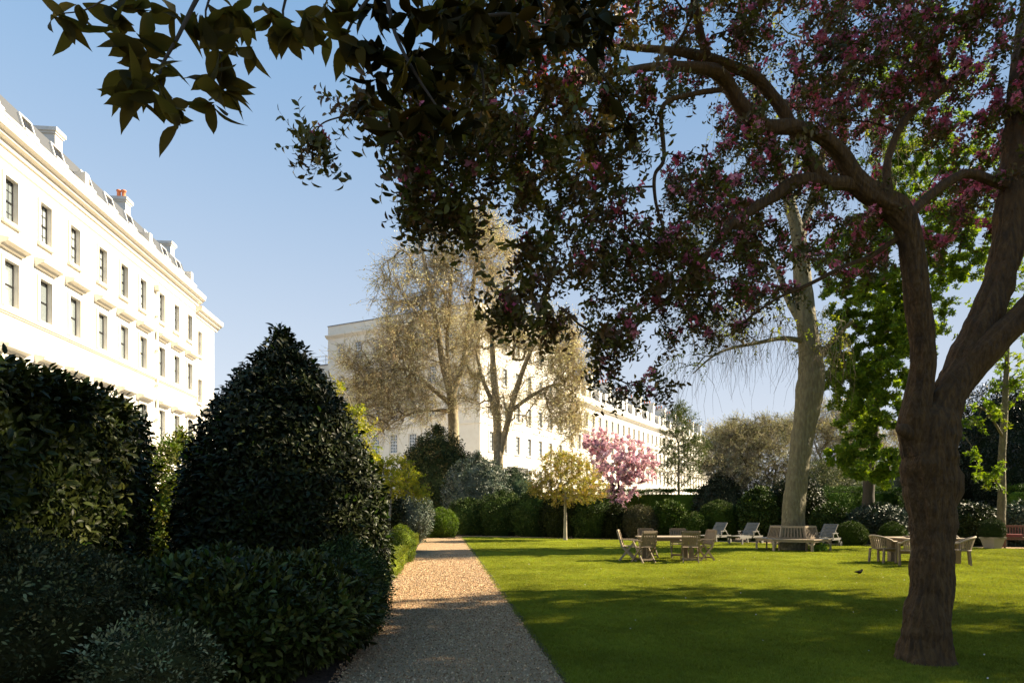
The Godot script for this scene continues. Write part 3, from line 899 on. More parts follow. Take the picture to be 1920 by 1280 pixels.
# ---------------------------------------------------------------- garden furniture
# Folding teak armchair, 0.56 m wide, facing local +z.
func folding_chair(label: String, pos: Vector3, turn: float, m: Material) -> void:
	var o := thing("folding_chair", label, "chair", pos, turn, "folding chairs round the dining table")
	for s in [-1.0, 1.0]:
		var x: float = s * 0.25
		bar(o, "leg", Vector3(x, 0, 0.24), Vector3(x, 0.45, -0.2), 0.028, 0.055, m)
		bar(o, "back_stile", Vector3(x, 0.45, -0.2), Vector3(x, 0.93, -0.34), 0.028, 0.055, m)
		bar(o, "leg", Vector3(x * 0.88, 0, -0.3), Vector3(x * 0.88, 0.63, 0.2), 0.028, 0.055, m)
		bar(o, "armrest", Vector3(x * 1.05, 0.655, 0.27), Vector3(x * 1.05, 0.655, -0.29), 0.06, 0.024, m)
	bar(o, "stretcher", Vector3(-0.22, 0.1, -0.22), Vector3(0.22, 0.1, -0.22), 0.03, 0.045, m, Vector3.BACK)
	bar(o, "stretcher", Vector3(-0.25, 0.1, 0.15), Vector3(0.25, 0.1, 0.15), 0.03, 0.045, m, Vector3.BACK)
	for k in 7:
		bar(o, "seat_slat", Vector3(-0.235, 0.455, 0.21 - k * 0.065), Vector3(0.235, 0.455, 0.21 - k * 0.065), 0.052, 0.02, m, Vector3.BACK)
	for k in 8:
		var x := -0.203 + k * 0.058
		bar(o, "back_slat", Vector3(x, 0.53, -0.235), Vector3(x, 0.88, -0.335), 0.04, 0.014, m)
	bar(o, "back_rail", Vector3(-0.234, 0.51, -0.222), Vector3(0.234, 0.51, -0.222), 0.05, 0.028, m, Vector3.UP)
	bar(o, "back_rail", Vector3(-0.234, 0.915, -0.34), Vector3(0.234, 0.915, -0.34), 0.07, 0.03, m, Vector3.UP)
func slatted_table(called: String, label: String, pos: Vector3, turn: float, l: float, w: float, leg: float, m: Material, mt: Material) -> Node3D:
	var o := thing(called, label, "table", pos, turn)
	var n := int(w / 0.1)
	for k in n:
		var z := -w / 2 + w * (k + 0.5) / n
		block(o, "top_slat", Vector3(-l / 2, 0.71, z - w / n * 0.47), Vector3(l / 2, 0.745, z + w / n * 0.47), mt)
	for s in [-1.0, 1.0]:
		block(o, "apron", Vector3(-l / 2 + 0.12, 0.62, s * (w / 2 - 0.1) - 0.014), Vector3(l / 2 - 0.12, 0.708, s * (w / 2 - 0.1) + 0.014), m)
		block(o, "apron", Vector3(s * (l / 2 - 0.1) - 0.014, 0.622, -w / 2 + 0.12), Vector3(s * (l / 2 - 0.1) + 0.014, 0.706, w / 2 - 0.12), m)
		for q in [-1.0, 1.0]:
			var c := Vector3(s * (l / 2 - 0.22), 0, q * (w / 2 - 0.2))
			block(o, "leg", c + Vector3(-leg / 2, 0, -leg / 2), c + Vector3(leg / 2, 0.709, leg / 2), m)
	return o
# Tub armchair whose curved top rail sweeps down into the arms; faces local +z.
func tub_chair(label: String, pos: Vector3, turn: float, m: Material, mt: Material) -> void:
	var o := thing("tub_chair", label, "chair", pos, turn, "curved armchairs round the garden table")
	var rail := soup()
	var low := soup()
	var pts := []
	var lows := []
	for k in 19:
		var a := PI + PI * k / 18.0
		var lift := pow(sin(PI * k / 18.0), 0.8)
		var p := Vector3(cos(a) * 0.33, 0.64 + 0.17 * lift, sin(a) * 0.36 * 1.0 + 0.12 - 0.06 * lift)
		pts.append([p, 0.028])
		lows.append([Vector3(cos(a) * 0.30, 0.43, sin(a) * 0.29 + 0.1), 0.022])
		if k > 0 and k < 18:
			bar(o, "back_slat", lows[k][0], p, 0.04, 0.014, m, Vector3(-sin(a), 0, cos(a)))
	pts.push_front([Vector3(-0.33, 0.635, 0.27), 0.032]); pts.append([Vector3(0.33, 0.635, 0.27), 0.032])
	tube(rail, smooth_path(pts, 2), 8)
	part(o, "top_rail", commit(rail), mt)
	lows.push_front([Vector3(-0.30, 0.43, 0.26), 0.022]); lows.append([Vector3(0.30, 0.43, 0.26), 0.022])
	tube(low, lows, 6)
	part(o, "seat_rail", commit(low), m)
	for k in 6:
		var z := 0.24 - k * 0.07
		var half := 0.27 if k < 4 else 0.2
		bar(o, "seat_slat", Vector3(-half, 0.43, z), Vector3(half, 0.43, z), 0.06, 0.02, m, Vector3.BACK)
	for s in [-1.0, 1.0]:
		bar(o, "leg", Vector3(s * 0.3, 0, 0.25), Vector3(s * 0.32, 0.63, 0.25), 0.055, 0.055, m)
		bar(o, "leg", Vector3(s * 0.25, 0, -0.18), Vector3(s * 0.24, 0.43, -0.14), 0.05, 0.05, m)
	bar(o, "front_rail", Vector3(-0.29, 0.37, 0.25), Vector3(0.29, 0.37, 0.25), 0.07, 0.03, m, Vector3.UP)
# Hexagonal bench round a tree, one side turned to local +z.
func tree_bench(label: String, pos: Vector3, turn: float) -> void:
	var o := thing("tree_bench", label, "bench", pos, turn)
	var out := 1.4
	var inn := 0.92
	for side in 6:
		var a0 := -PI / 6 + side * PI / 3
		var a1 := a0 + PI / 3
		var d0 := Vector3(sin(a0), 0, cos(a0))
		var d1 := Vector3(sin(a1), 0, cos(a1))
		var mid := (d0 + d1).normalized()
		var along := (d1 - d0).normalized()
		for k in 5:
			var r := lerpf(inn + 0.02, out - 0.05, k / 4.0)
			bar(o, "seat_slat", d0 * r + Vector3.UP * 0.44, d1 * r + Vector3.UP * 0.44, 0.09, 0.03, M.teak_pale, mid)
		bar(o, "seat_apron", d0 * (out - 0.06) + Vector3.UP * 0.385, d1 * (out - 0.06) + Vector3.UP * 0.385, 0.07, 0.028, M.teak_pale, Vector3.UP)
		bar(o, "back_rail", d0 * (inn - 0.12) + Vector3.UP * 0.9, d1 * (inn - 0.12) + Vector3.UP * 0.9, 0.07, 0.035, M.teak_pale, Vector3.UP)
		bar(o, "back_rail", d0 * (inn - 0.005) + Vector3.UP * 0.49, d1 * (inn - 0.005) + Vector3.UP * 0.49, 0.05, 0.035, M.teak, Vector3.UP)
		for k in 8:
			var t := (k + 0.5) / 8.0
			bar(o, "back_slat", d0.lerp(d1, t) * (inn - 0.01) + Vector3.UP * 0.5, d0.lerp(d1, t) * (inn - 0.12) + Vector3.UP * 0.87, 0.05, 0.018, M.teak, along)
		bar(o, "back_post", d0 * inn + Vector3.UP * 0.4, d0 * (inn - 0.12) + Vector3.UP * 0.93, 0.045, 0.045, M.teak_pale, d0.cross(Vector3.UP))
		bar(o, "leg", d0 * (out - 0.09), d0 * (out - 0.09) + Vector3.UP * 0.42, 0.075, 0.075, M.teak_pale, d0.cross(Vector3.UP))
		bar(o, "leg", d0 * (inn + 0.02), d0 * (inn + 0.02) + Vector3.UP * 0.42, 0.06, 0.06, M.teak, d0.cross(Vector3.UP))
		for q in [-1.0, 1.0]:
			var e := d0.lerp(d1 if q > 0 else Vector3(sin(a0 - PI / 3), 0, cos(a0 - PI / 3)), 0.16) * (out - 0.085)
			bar(o, "bracket", d0 * (out - 0.085) + Vector3.UP * 0.2, e + Vector3.UP * 0.36, 0.05, 0.025, M.teak_pale, Vector3.UP)
		bar(o, "bearer", d0 * inn + Vector3.UP * 0.4, d0 * (out - 0.12) + Vector3.UP * 0.4, 0.04, 0.05, M.teak, d0.cross(Vector3.UP))
# Sun lounger; its foot points along local +z, the raised back leans to -z.
func lounger(label: String, pos: Vector3, turn: float) -> void:
	var o := thing("sun_lounger", label, "lounger", pos, turn, "grey sun loungers along the bed")
	var m: Material = M.teak_grey
	for s in [-1.0, 1.0]:
		bar(o, "side_rail", Vector3(s * 0.31, 0.31, -0.95), Vector3(s * 0.31, 0.31, 1.0), 0.035, 0.09, m)
		bar(o, "leg", Vector3(s * 0.31, 0, 0.8), Vector3(s * 0.31, 0.27, 0.8), 0.05, 0.07, m)
		bar(o, "leg", Vector3(s * 0.31, 0, -0.75), Vector3(s * 0.31, 0.27, -0.7), 0.05, 0.07, m)
		bar(o, "back_stile", Vector3(s * 0.27, 0.36, -0.2), Vector3(s * 0.27, 0.92, -0.72), 0.03, 0.05, m)
		bar(o, "armrest", Vector3(s * 0.36, 0.55, -0.5), Vector3(s * 0.36, 0.55, 0.02), 0.06, 0.025, m)
		bar(o, "arm_post", Vector3(s * 0.36, 0.3, -0.1), Vector3(s * 0.36, 0.54, -0.05), 0.03, 0.04, m)
		bar(o, "back_prop", Vector3(s * 0.25, 0.33, -0.85), Vector3(s * 0.25, 0.66, -0.5), 0.025, 0.035, m)
		var wh := soup()
		tube(wh, [[Vector3(s * 0.35, 0.1, -0.8), 0.1], [Vector3(s * 0.39, 0.1, -0.8), 0.1]], 12)
		part(o, "wheel", commit(wh, true), m)
	for k in 14: bar(o, "seat_slat", Vector3(-0.29, 0.362, -0.12 + k * 0.085), Vector3(0.29, 0.362, -0.12 + k * 0.085), 0.065, 0.018, m, Vector3.BACK)
	for k in 9:
		var t := (k + 0.6) / 9.2
		var p := Vector3(0, 0.39, -0.2).lerp(Vector3(0, 0.94, -0.71), t)
		bar(o, "back_slat", p + Vector3.LEFT * 0.3, p + Vector3.RIGHT * 0.3, 0.06, 0.016, m, Vector3(0, 0.55, -0.51).normalized())
func garden_seat(label: String, pos: Vector3, turn: float) -> void:
	var o := thing("garden_bench", label, "bench", pos, turn)
	for s in [-1.0, 1.0]:
		bar(o, "leg", Vector3(s * 0.7, 0, 0.25), Vector3(s * 0.7, 0.62, 0.25), 0.06, 0.06, M.teak_red)
		bar(o, "leg", Vector3(s * 0.7, 0, -0.25), Vector3(s * 0.7, 0.9, -0.33), 0.06, 0.06, M.teak_red)
		bar(o, "armrest", Vector3(s * 0.7, 0.635, 0.3), Vector3(s * 0.7, 0.635, -0.27), 0.08, 0.03, M.teak_red)
	for k in 5: bar(o, "seat_slat", Vector3(-0.72, 0.43, 0.24 - k * 0.11), Vector3(0.72, 0.43, 0.24 - k * 0.11), 0.09, 0.025, M.teak_red, Vector3.BACK)
	for k in 14: bar(o, "back_slat", Vector3(-0.62 + k * 0.095, 0.48, -0.285), Vector3(-0.62 + k * 0.095, 0.84, -0.325), 0.05, 0.018, M.teak_red)
	bar(o, "back_rail", Vector3(-0.67, 0.87, -0.328), Vector3(0.67, 0.87, -0.328), 0.08, 0.035, M.teak_red, Vector3.UP)
	bar(o, "front_rail", Vector3(-0.67, 0.37, 0.25), Vector3(0.67, 0.37, 0.25), 0.08, 0.03, M.teak_red, Vector3.UP)
	var cu := soup()
	add_box(cu, Vector3(-0.6, 0.448, -0.2), Vector3(-0.1, 0.56, 0.26))
	part(o, "cushion", commit(cu, true), M.cushion)
func blackbird(pos: Vector3, turn: float) -> void:
	var o := thing("blackbird", "small black bird standing on the shaded lawn", "bird", pos, turn)
	var s := soup()
	tube(s, [[Vector3(0, 0.095, -0.15), 0.006], [Vector3(0, 0.095, -0.11), 0.016], [Vector3(0, 0.09, -0.055), 0.022], [Vector3(0, 0.085, -0.01), 0.04], [Vector3(0, 0.088, 0.035), 0.043], [Vector3(0, 0.108, 0.072), 0.03], [Vector3(0, 0.13, 0.092), 0.024], [Vector3(0, 0.137, 0.112), 0.018], [Vector3(0, 0.136, 0.126), 0.007]], 10)
	part(o, "body", commit(s), M.feather)
	var b := soup()
	tube(b, [[Vector3(0, 0.136, 0.122), 0.006], [Vector3(0, 0.133, 0.15), 0.0015]], 6)
	part(o, "beak", commit(b), M.beak)
	for q in [-1.0, 1.0]:
		bar(o, "leg", Vector3(q * 0.014, 0, 0.015), Vector3(q * 0.014, 0.058, 0.01), 0.004, 0.004, M.beak)
		var wg := soup()
		tube(wg, [[Vector3(q * 0.028, 0.1, 0.045), 0.008], [Vector3(q * 0.036, 0.092, 0.0), 0.017], [Vector3(q * 0.024, 0.09, -0.075), 0.005]], 8)
		part(o, "wing", commit(wg), M.feather)

# ---------------------------------------------------------------- ground
func flat_poly(pts: Array, y: float) -> ArrayMesh:
	var poly := PackedVector2Array()
	for p in pts: poly.append(Vector2(p.x, p.z))
	var idx := Geometry2D.triangulate_polygon(poly)
	var s := soup()
	for p in pts: s.v.append(Vector3(p.x, y, p.z))
	for k in range(0, idx.size(), 3):
		var a: Vector2 = poly[idx[k]]
		var b: Vector2 = poly[idx[k + 1]]
		var c: Vector2 = poly[idx[k + 2]]
		if (b - a).cross(c - a) > 0.0:
			s.i.append(idx[k]); s.i.append(idx[k + 1]); s.i.append(idx[k + 2])
		else:
			s.i.append(idx[k]); s.i.append(idx[k + 2]); s.i.append(idx[k + 1])
	return commit(s)
# edges of the path: lines that meet on the horizon at column 826
func path_right(d: float) -> float: return -0.1047 * d + 1.17
func path_left(d: float) -> float: return -0.1047 * d - 0.96
func back_edge(px: float) -> float: return 36.975 / (1.0 + 0.5 * (px - MID) / FOCAL)
func back_z(x: float) -> float: return -(38.4 - 0.5 * (x + 2.85))

func make_ground() -> void:
	structure("ground", flat_poly([Vector3(-400, 0, 60), Vector3(400, 0, 60), Vector3(400, 0, -700), Vector3(-400, 0, -700)], -0.03), M.soil)
	structure("road", flat_poly([Vector3(-30, 0, 30), Vector3(-10.5, 0, 30), Vector3(-16.0, 0, -58), Vector3(-34, 0, -58)], -0.02), M.asphalt)
	structure("street", flat_poly([Vector3(-34, 0, -62), Vector3(-14.5, 0, -62), Vector3(0, 0, -56), Vector3(14, 0, -52), Vector3(60, 0, -40), Vector3(140, 0, -160), Vector3(100, 0, -260), Vector3(-60, 0, -160)], -0.022), M.street)
	var far_d := 40.3
	var pl := []
	for d in [-6.0, 10.0, 25.0, 38.2]: pl.append(Vector3(path_left(d), 0, -d))
	pl.append(Vector3(path_left(38.2), 0, -far_d))
	for x in [-2.0, 6.0, 14.0, 24.0, 34.0]: pl.append(Vector3(x, 0, back_z(x) - 1.5))
	for x in [34.0, 24.0, 14.0, 6.0, -2.4]: pl.append(Vector3(x, 0, back_z(x)))
	for d in [36.0, 25.0, 10.0, -6.0]: pl.append(Vector3(path_right(d), 0, -d))
	structure("gravel_path", flat_poly(pl, -0.012), M.gravel)
	var lw := []
	for d in [-6.0, 5.0, 10.0, 25.0, 37.6]: lw.append(Vector3(path_right(d) + 0.04, 0, -d))
	for x in [-2.3, 6.0, 14.0, 24.0, 34.0]: lw.append(Vector3(x, 0, back_z(x) + 0.06))
	lw.append(Vector3(34, 0, 6))
	structure("lawn", flat_poly(lw, 0.0), M.lawn)
	# cut turf edge along the gravel
	var e := soup()
	for k in 120:
		var d0 := -4.0 + k * 0.35
		var d1 := d0 + 0.35
		var j0 := 0.012 * bumps.get_noise_1d(d0 * 60.0)
		var j1 := 0.012 * bumps.get_noise_1d(d1 * 60.0)
		quad(e, Vector3(path_right(d0) + j0, -0.03, -d0), Vector3(path_right(d1) + j1, -0.03, -d1), Vector3(path_right(d1) + 0.03 + j1, 0.004, -d1), Vector3(path_right(d0) + 0.03 + j0, 0.004, -d0))
		quad(e, Vector3(path_right(d0) + 0.03 + j0, 0.004, -d0), Vector3(path_right(d1) + 0.03 + j1, 0.004, -d1), Vector3(path_right(d1) + 0.075, 0.003, -d1), Vector3(path_right(d0) + 0.075, 0.003, -d0))
	structure("turf_edge", commit(e), M.edge)
	# grass
	var meshes := []
	for v in 3:
		var s := soup()
		for k in 16:
			var p := Vector3(ran(-0.055, 0.055), 0, ran(-0.055, 0.055))
			var a := rng.randf() * TAU
			var l := ran(0.018, 0.034)
			var lean := Vector3(cos(a), 0, sin(a)) * l * ran(0.3, 1.3)
			var x := Vector3(-sin(a), 0, cos(a)) * 0.0028
			var from: int = s.v.size()
			tri(s, p - x, p + x, p + lean + Vector3.UP * l)
			tinted(s, from, Color.WHITE * ran(0.75, 1.3))
		meshes.append(commit(s, true))
	var xfs := [[], [], []]
	var cols := [[], [], []]
	for k in 125000:
		var d := 5.8 * pow(37.0 / 5.8, rng.randf())
		var x := ran(maxf(path_right(d) + 0.05, -3.0), d * 0.92)
		if -d < back_z(x) + 0.1: continue
		var patch := bumps.get_noise_2d(x * 9.0, d * 9.0) + 0.6 * bumps.get_noise_2d(x * 2.0 + 90.0, d * 2.0)
		var c := Color(0.205, 0.23, 0.032) * (1.0 + 0.45 * patch)
		if rng.randf() < 0.04: c = Color(0.2, 0.2, 0.05)
		var v := k % 3
		var sc := ran(0.8, 1.2) * (0.6 + d * 0.075)
		xfs[v].append(Transform3D(Basis(Vector3.UP, rng.randf() * TAU) * Basis.from_scale(Vector3(sc, ran(0.7, 1.15), sc)), Vector3(x, 0.0, -d)))
		cols[v].append(vary(c, 0.3))
	for v in 3:
		var g := scatter(self, numbered("grass"), meshes[v], M.grass, xfs[v], cols[v])
		tag(g, ["short green mown grass blades covering the lawn", "bright mown grass tufts mixed through the lawn", "fine lawn grass growing up to the gravel edge"][v], "grass", "", "stuff")
	# loose stones on the path and fallen petals on the lawn
	var st := soup()
	var q := [Vector3(1, 0, 0), Vector3(-0.9, 0.1, 0.1), Vector3(0.1, 0.7, 0), Vector3(0, -0.7, 0.1), Vector3(0.1, 0, 0.9), Vector3(-0.1, 0.1, -0.8)]
	for f in [[0, 2, 4], [4, 2, 1], [1, 2, 5], [5, 2, 0], [4, 3, 0], [1, 3, 4], [5, 3, 1], [0, 3, 5]]: tri(st, q[f[0]], q[f[1]], q[f[2]])
	tinted(st, 0, Color.WHITE)
	var stone := commit(st, true)
	var sx := []
	var sc2 := []
	var tones := [Color(0.45, 0.30, 0.165), Color(0.32, 0.195, 0.10), Color(0.56, 0.42, 0.26), Color(0.19, 0.115, 0.06), Color(0.39, 0.27, 0.165)]
	for k in 60000:
		var d := pow(ran(pow(3.8, 1.6), pow(24.0, 1.6)), 1.0 / 1.6)
		var x := ran(path_left(d) - 0.1, path_right(d) + 0.02)
		sx.append(Transform3D(facing(ran_dir(), ran(0.005, 0.012) * (1.0 + 0.04 * d)), Vector3(x, -0.011 + ran(0.0, 0.006), -d)))
		sc2.append(vary(tones[rng.randi() % 5], 0.3))
	tag(scatter(self, "gravel", stone, M.stone_bits, sx, sc2), "loose honey brown gravel stones lying on the path", "gravel", "", "stuff")
	var px := []
	var pc := []
	for k in 70:
		var d := ran(6.0, 30.0)
		px.append(Transform3D(facing((Vector3.UP + ran_dir() * 0.6).normalized(), 1.0), Vector3(ran(path_right(d) + 0.2, d * 0.7), 0.035, -d)))
		pc.append(Color(0.75, 0.68, 0.68))
	tag(scatter(self, "fallen_petals", blossom_bunch(1, 0.003, 0.012), M.petal, px, pc), "pale fallen petals and daisies dotted over the lawn", "petals", "", "stuff")

# ---------------------------------------------------------------- planting
func blob(px: float, py: float, rx: float, ry: float, d: float, dr: float, n: float) -> Array:
	return [at(px, py, d), Vector3(rx / FOCAL * d, ry / FOCAL * d, dr), n]
func limb(pts: Array) -> Array:      # [px, py, distance, radius in metres]
	var out := []
	for p in pts: out.append([at(p[0], p[1], p[2]), p[3]])
	return out
func trunk_at(px: float, d: float, h: float, r: float, lean := Vector3.ZERO) -> Array:
	var b := on_ground(px, d)
	return [[b + Vector3(0, -0.05, 0), r * 1.35], [b + Vector3(0, h * 0.12, 0) + lean * 0.1, r * 1.05], [b + Vector3(0, h * 0.5, 0) + lean * 0.5, r * 0.85], [b + Vector3(0, h, 0) + lean, r * 0.5]]

func crab_apple() -> void:
	var limbs := [
		limb([[1735, 1262, 7.28, 0.34], [1735, 1225, 7.3, 0.27], [1739, 1170, 7.32, 0.225], [1747, 1090, 7.35, 0.200], [1751, 1000, 7.38, 0.195], [1748, 920, 7.4, 0.245], [1742, 870, 7.4, 0.265], [1745, 815, 7.4, 0.26], [1765, 770, 7.42, 0.20], [1800, 705, 7.45, 0.18], [1842, 610, 7.5, 0.155], [1880, 510, 7.6, 0.15], [1898, 400, 7.7, 0.155], [1906, 300, 7.8, 0.14], [1912, 190, 7.9, 0.12], [1925, 60, 8.0, 0.1], [1950, -120, 8.1, 0.07]]),
		limb([[1725, 850, 7.4, 0.1800], [1715, 790, 7.38, 0.1575], [1728, 720, 7.35, 0.1215], [1732, 640, 7.32, 0.1215], [1722, 560, 7.3, 0.1170], [1712, 480, 7.28, 0.1125], [1702, 430, 7.25, 0.1170], [1676, 388, 7.2, 0.1260], [1640, 368, 7.15, 0.1125], [1605, 338, 7.1, 0.1035], [1578, 290, 7.0, 0.0760], [1540, 255, 6.9, 0.0680], [1490, 238, 6.85, 0.0720], [1430, 236, 6.75, 0.0760], [1392, 200, 6.65, 0.0680], [1366, 160, 6.55, 0.0640], [1340, 135, 6.4, 0.0600], [1280, 124, 6.2, 0.0480], [1200, 128, 5.9, 0.0320], [1110, 150, 5.5, 0.0208], [1020, 185, 5.1, 0.0144]]),
		limb([[1640, 366, 7.15, 0.0800], [1600, 346, 7.1, 0.0720], [1550, 340, 7.0, 0.0680], [1526, 308, 6.95, 0.0600], [1495, 255, 6.9, 0.0560], [1468, 208, 6.85, 0.0560], [1431, 158, 6.8, 0.0520], [1391, 131, 6.7, 0.0520], [1330, 110, 6.5, 0.0480], [1270, 96, 6.2, 0.0360], [1160, 85, 5.8, 0.0280], [1040, 70, 5.3, 0.0192], [930, 90, 4.9, 0.0128], [830, 150, 4.6, 0.0088]]),
		limb([[1545, 338, 7.0, 0.0560], [1495, 338, 6.9, 0.0600], [1448, 370, 6.8, 0.0480], [1408, 394, 6.7, 0.0440], [1360, 432, 6.6, 0.0360], [1300, 512, 6.4, 0.0240], [1240, 570, 6.2, 0.0160], [1170, 630, 6.0, 0.0096]]),
		limb([[1668, 375, 7.2, 0.0560], [1663, 320, 7.25, 0.0400], [1670, 285, 7.3, 0.0360], [1692, 232, 7.4, 0.0360], [1728, 195, 7.5, 0.0336], [1772, 166, 7.55, 0.0320], [1757, 135, 7.6, 0.0272], [1722, 84, 7.6, 0.0240], [1690, 20, 7.6, 0.0176]]),
		limb([[1708, 398, 7.25, 0.0480], [1750, 362, 7.4, 0.0440], [1794, 332, 7.5, 0.0480], [1824, 327, 7.6, 0.0480], [1892, 350, 7.7, 0.0640]]),
		limb([[1352, 168, 6.5, 0.0240], [1300, 176, 6.35, 0.0224], [1243, 200, 6.2, 0.0208], [1245, 295, 6.1, 0.0176], [1228, 328, 6.05, 0.0160], [1230, 380, 6.0, 0.0136], [1248, 440, 6.0, 0.0096]]),
		limb([[1328, 112, 6.45, 0.0400], [1318, 80, 6.4, 0.0360], [1305, 15, 6.3, 0.0320], [1290, -90, 6.2, 0.0240]]),
		limb([[1706, 440, 7.25, 0.0400], [1676, 452, 7.3, 0.0280], [1633, 480, 7.3, 0.0240], [1582, 500, 7.2, 0.0208], [1515, 534, 7.1, 0.0176], [1455, 561, 7.0, 0.0128], [1385, 610, 6.9, 0.0080]]),
		limb([[1800, 715, 7.45, 0.16], [1860, 650, 7.3, 0.145], [1925, 585, 7.2, 0.125], [2010, 480, 7.1, 0.1], [2080, 330, 7.0, 0.07]]),
		limb([[900, 95, 4.85, 0.016], [800, 150, 4.55, 0.012], [720, 188, 4.35, 0.008], [650, 215, 4.25, 0.005], [600, 235, 4.2, 0.004], [580, 285, 4.2, 0.003]]),
	]
	var blobs := [
		blob(765, 310, 55, 90, 4.4, 0.4, 26), blob(835, 385, 75, 45, 4.6, 0.4, 20), blob(850, 220, 110, 120, 4.6, 0.6, 46), blob(980, 120, 150, 130, 5.0, 0.7, 60),
		blob(1000, 320, 100, 90, 5.0, 0.6, 34), blob(955, 560, 50, 35, 5.0, 0.3, 9), blob(1005, 470, 45, 80, 5.2, 0.4, 14), blob(1040, 590, 40, 30, 5.2, 0.3, 7),
		blob(1130, 180, 130, 150, 5.6, 0.7, 60), blob(1120, 410, 90, 110, 5.8, 0.7, 40), blob(1210, 530, 110, 95, 6.2, 0.8, 46), blob(1150, 640, 60, 50, 6.0, 0.5, 14),
		blob(1200, 715, 55, 30, 6.2, 0.4, 8), blob(1290, 420, 110, 120, 6.6, 0.9, 52), blob(1320, 570, 90, 80, 6.8, 0.8, 30), blob(1330, 60, 130, 80, 6.4, 0.9, 36),
		blob(1420, 330, 130, 110, 7.2, 1.1, 56), blob(1500, 120, 170, 120, 7.4, 1.2, 66), blob(1430, 480, 110, 90, 7.4, 0.9, 36), blob(1570, 440, 100, 80, 7.8, 0.9, 30),
		blob(1620, 180, 150, 150, 8.0, 1.2, 64), blob(1780, 120, 150, 120, 8.0, 1.2, 56), blob(1870, 260, 90, 120, 8.2, 1.1, 34), blob(1790, 400, 90, 70, 8.3, 0.9, 22),
		blob(1700, 40, 200, 70, 7.0, 0.9, 40), blob(1200, -90, 320, 90, 6.0, 0.9, 60), blob(1650, -130, 320, 120, 7.5, 1.2, 60), blob(2050, 150, 140, 250, 7.6, 1.4, 60),
		blob(590, 260, 18, 40, 4.2, 0.06, 4), blob(680, 195, 30, 14, 4.3, 0.06, 4),
	]
	var leaves := [Color(0.092, 0.095, 0.018), Color(0.075, 0.086, 0.016), Color(0.115, 0.085, 0.024), Color(0.13, 0.13, 0.024), Color(0.11, 0.066, 0.028)]
	var o := tree("crab_apple_tree", "leaning crab apple with furrowed trunk, purple-green leaves and deep pink blossom", "tree", "", {
		"limbs": limbs, "blobs": blobs, "bark": M.bark, "sides": 72, "ridge": 0.24, "fine": 18, "fine_limb": 9, "tip": 0.0028, "arch": 0.04, "seg": 0.22, "wander": 0.16, "bare": 3.0,
		"sprays": [
			[spray(12, 0.26, 0.062, 0.030, 2, 0.0022, 0.3, 0.85), 3.3, M.crab, leaves, "foliage", 0.75, 1.0],
			[spray(9, 0.20, 0.055, 0.027, 2, 0.002, 0.4, 0.9), 3.0, M.crab, leaves, "foliage", 0.9, 1.0],
			[blossom_bunch(9, 0.05, 0.022), 5.0, M.petal, [Color(0.76, 0.22, 0.34), Color(0.80, 0.33, 0.44), Color(0.68, 0.14, 0.25)], "blossom", 0.8, 1.15, func(p: Vector3): return clampf(p.x * 0.2 - 0.05, 0.1, 1.0)],
		]})
	# burr where the trunk forks
	var burr := soup()
	tube(burr, [[at(1784, 950, 7.33) - o.position, 0.05], [at(1788, 925, 7.31) - o.position, 0.09], [at(1782, 895, 7.3) - o.position, 0.12], [at(1772, 860, 7.3) - o.position, 0.06]], 14, 0.2)
	part(o, "burr", commit(burr), M.bark)
	var knot := soup()
	tube(knot, [[at(1712, 818, 7.35) - o.position, 0.09], [at(1694, 806, 7.3) - o.position, 0.075], [at(1686, 802, 7.28) - o.position, 0.05]], 12, 0.2)
	part(o, "branch_stub", commit(knot), M.bark)
	# the leaves that hang largest against the sky, one by one
	var shapes := []
	for k in 4: shapes.append(one_leaf(ran(0.05, 0.07), ran(0.024, 0.032), 1, ran(0.1, 0.5)))
	var mats := single_leaf_mats(leaves, 0.5, Color(0.7, 0.6, 0.3))
	for k in 300:
		var b: Array = blobs[[0, 1, 2, 4, 5, 6, 7, 11, 12, 28, 29][k % 11]]
		var p: Vector3 = b[0] + ran_dir() * pow(rng.randf(), 0.4) * b[1]
		part(o, "leaf", shapes[k % 4], mats[rng.randi() % mats.size()], Transform3D(facing((Vector3.DOWN * 0.8 + ran_dir()).normalized(), ran(0.8, 1.2)), p - o.position))

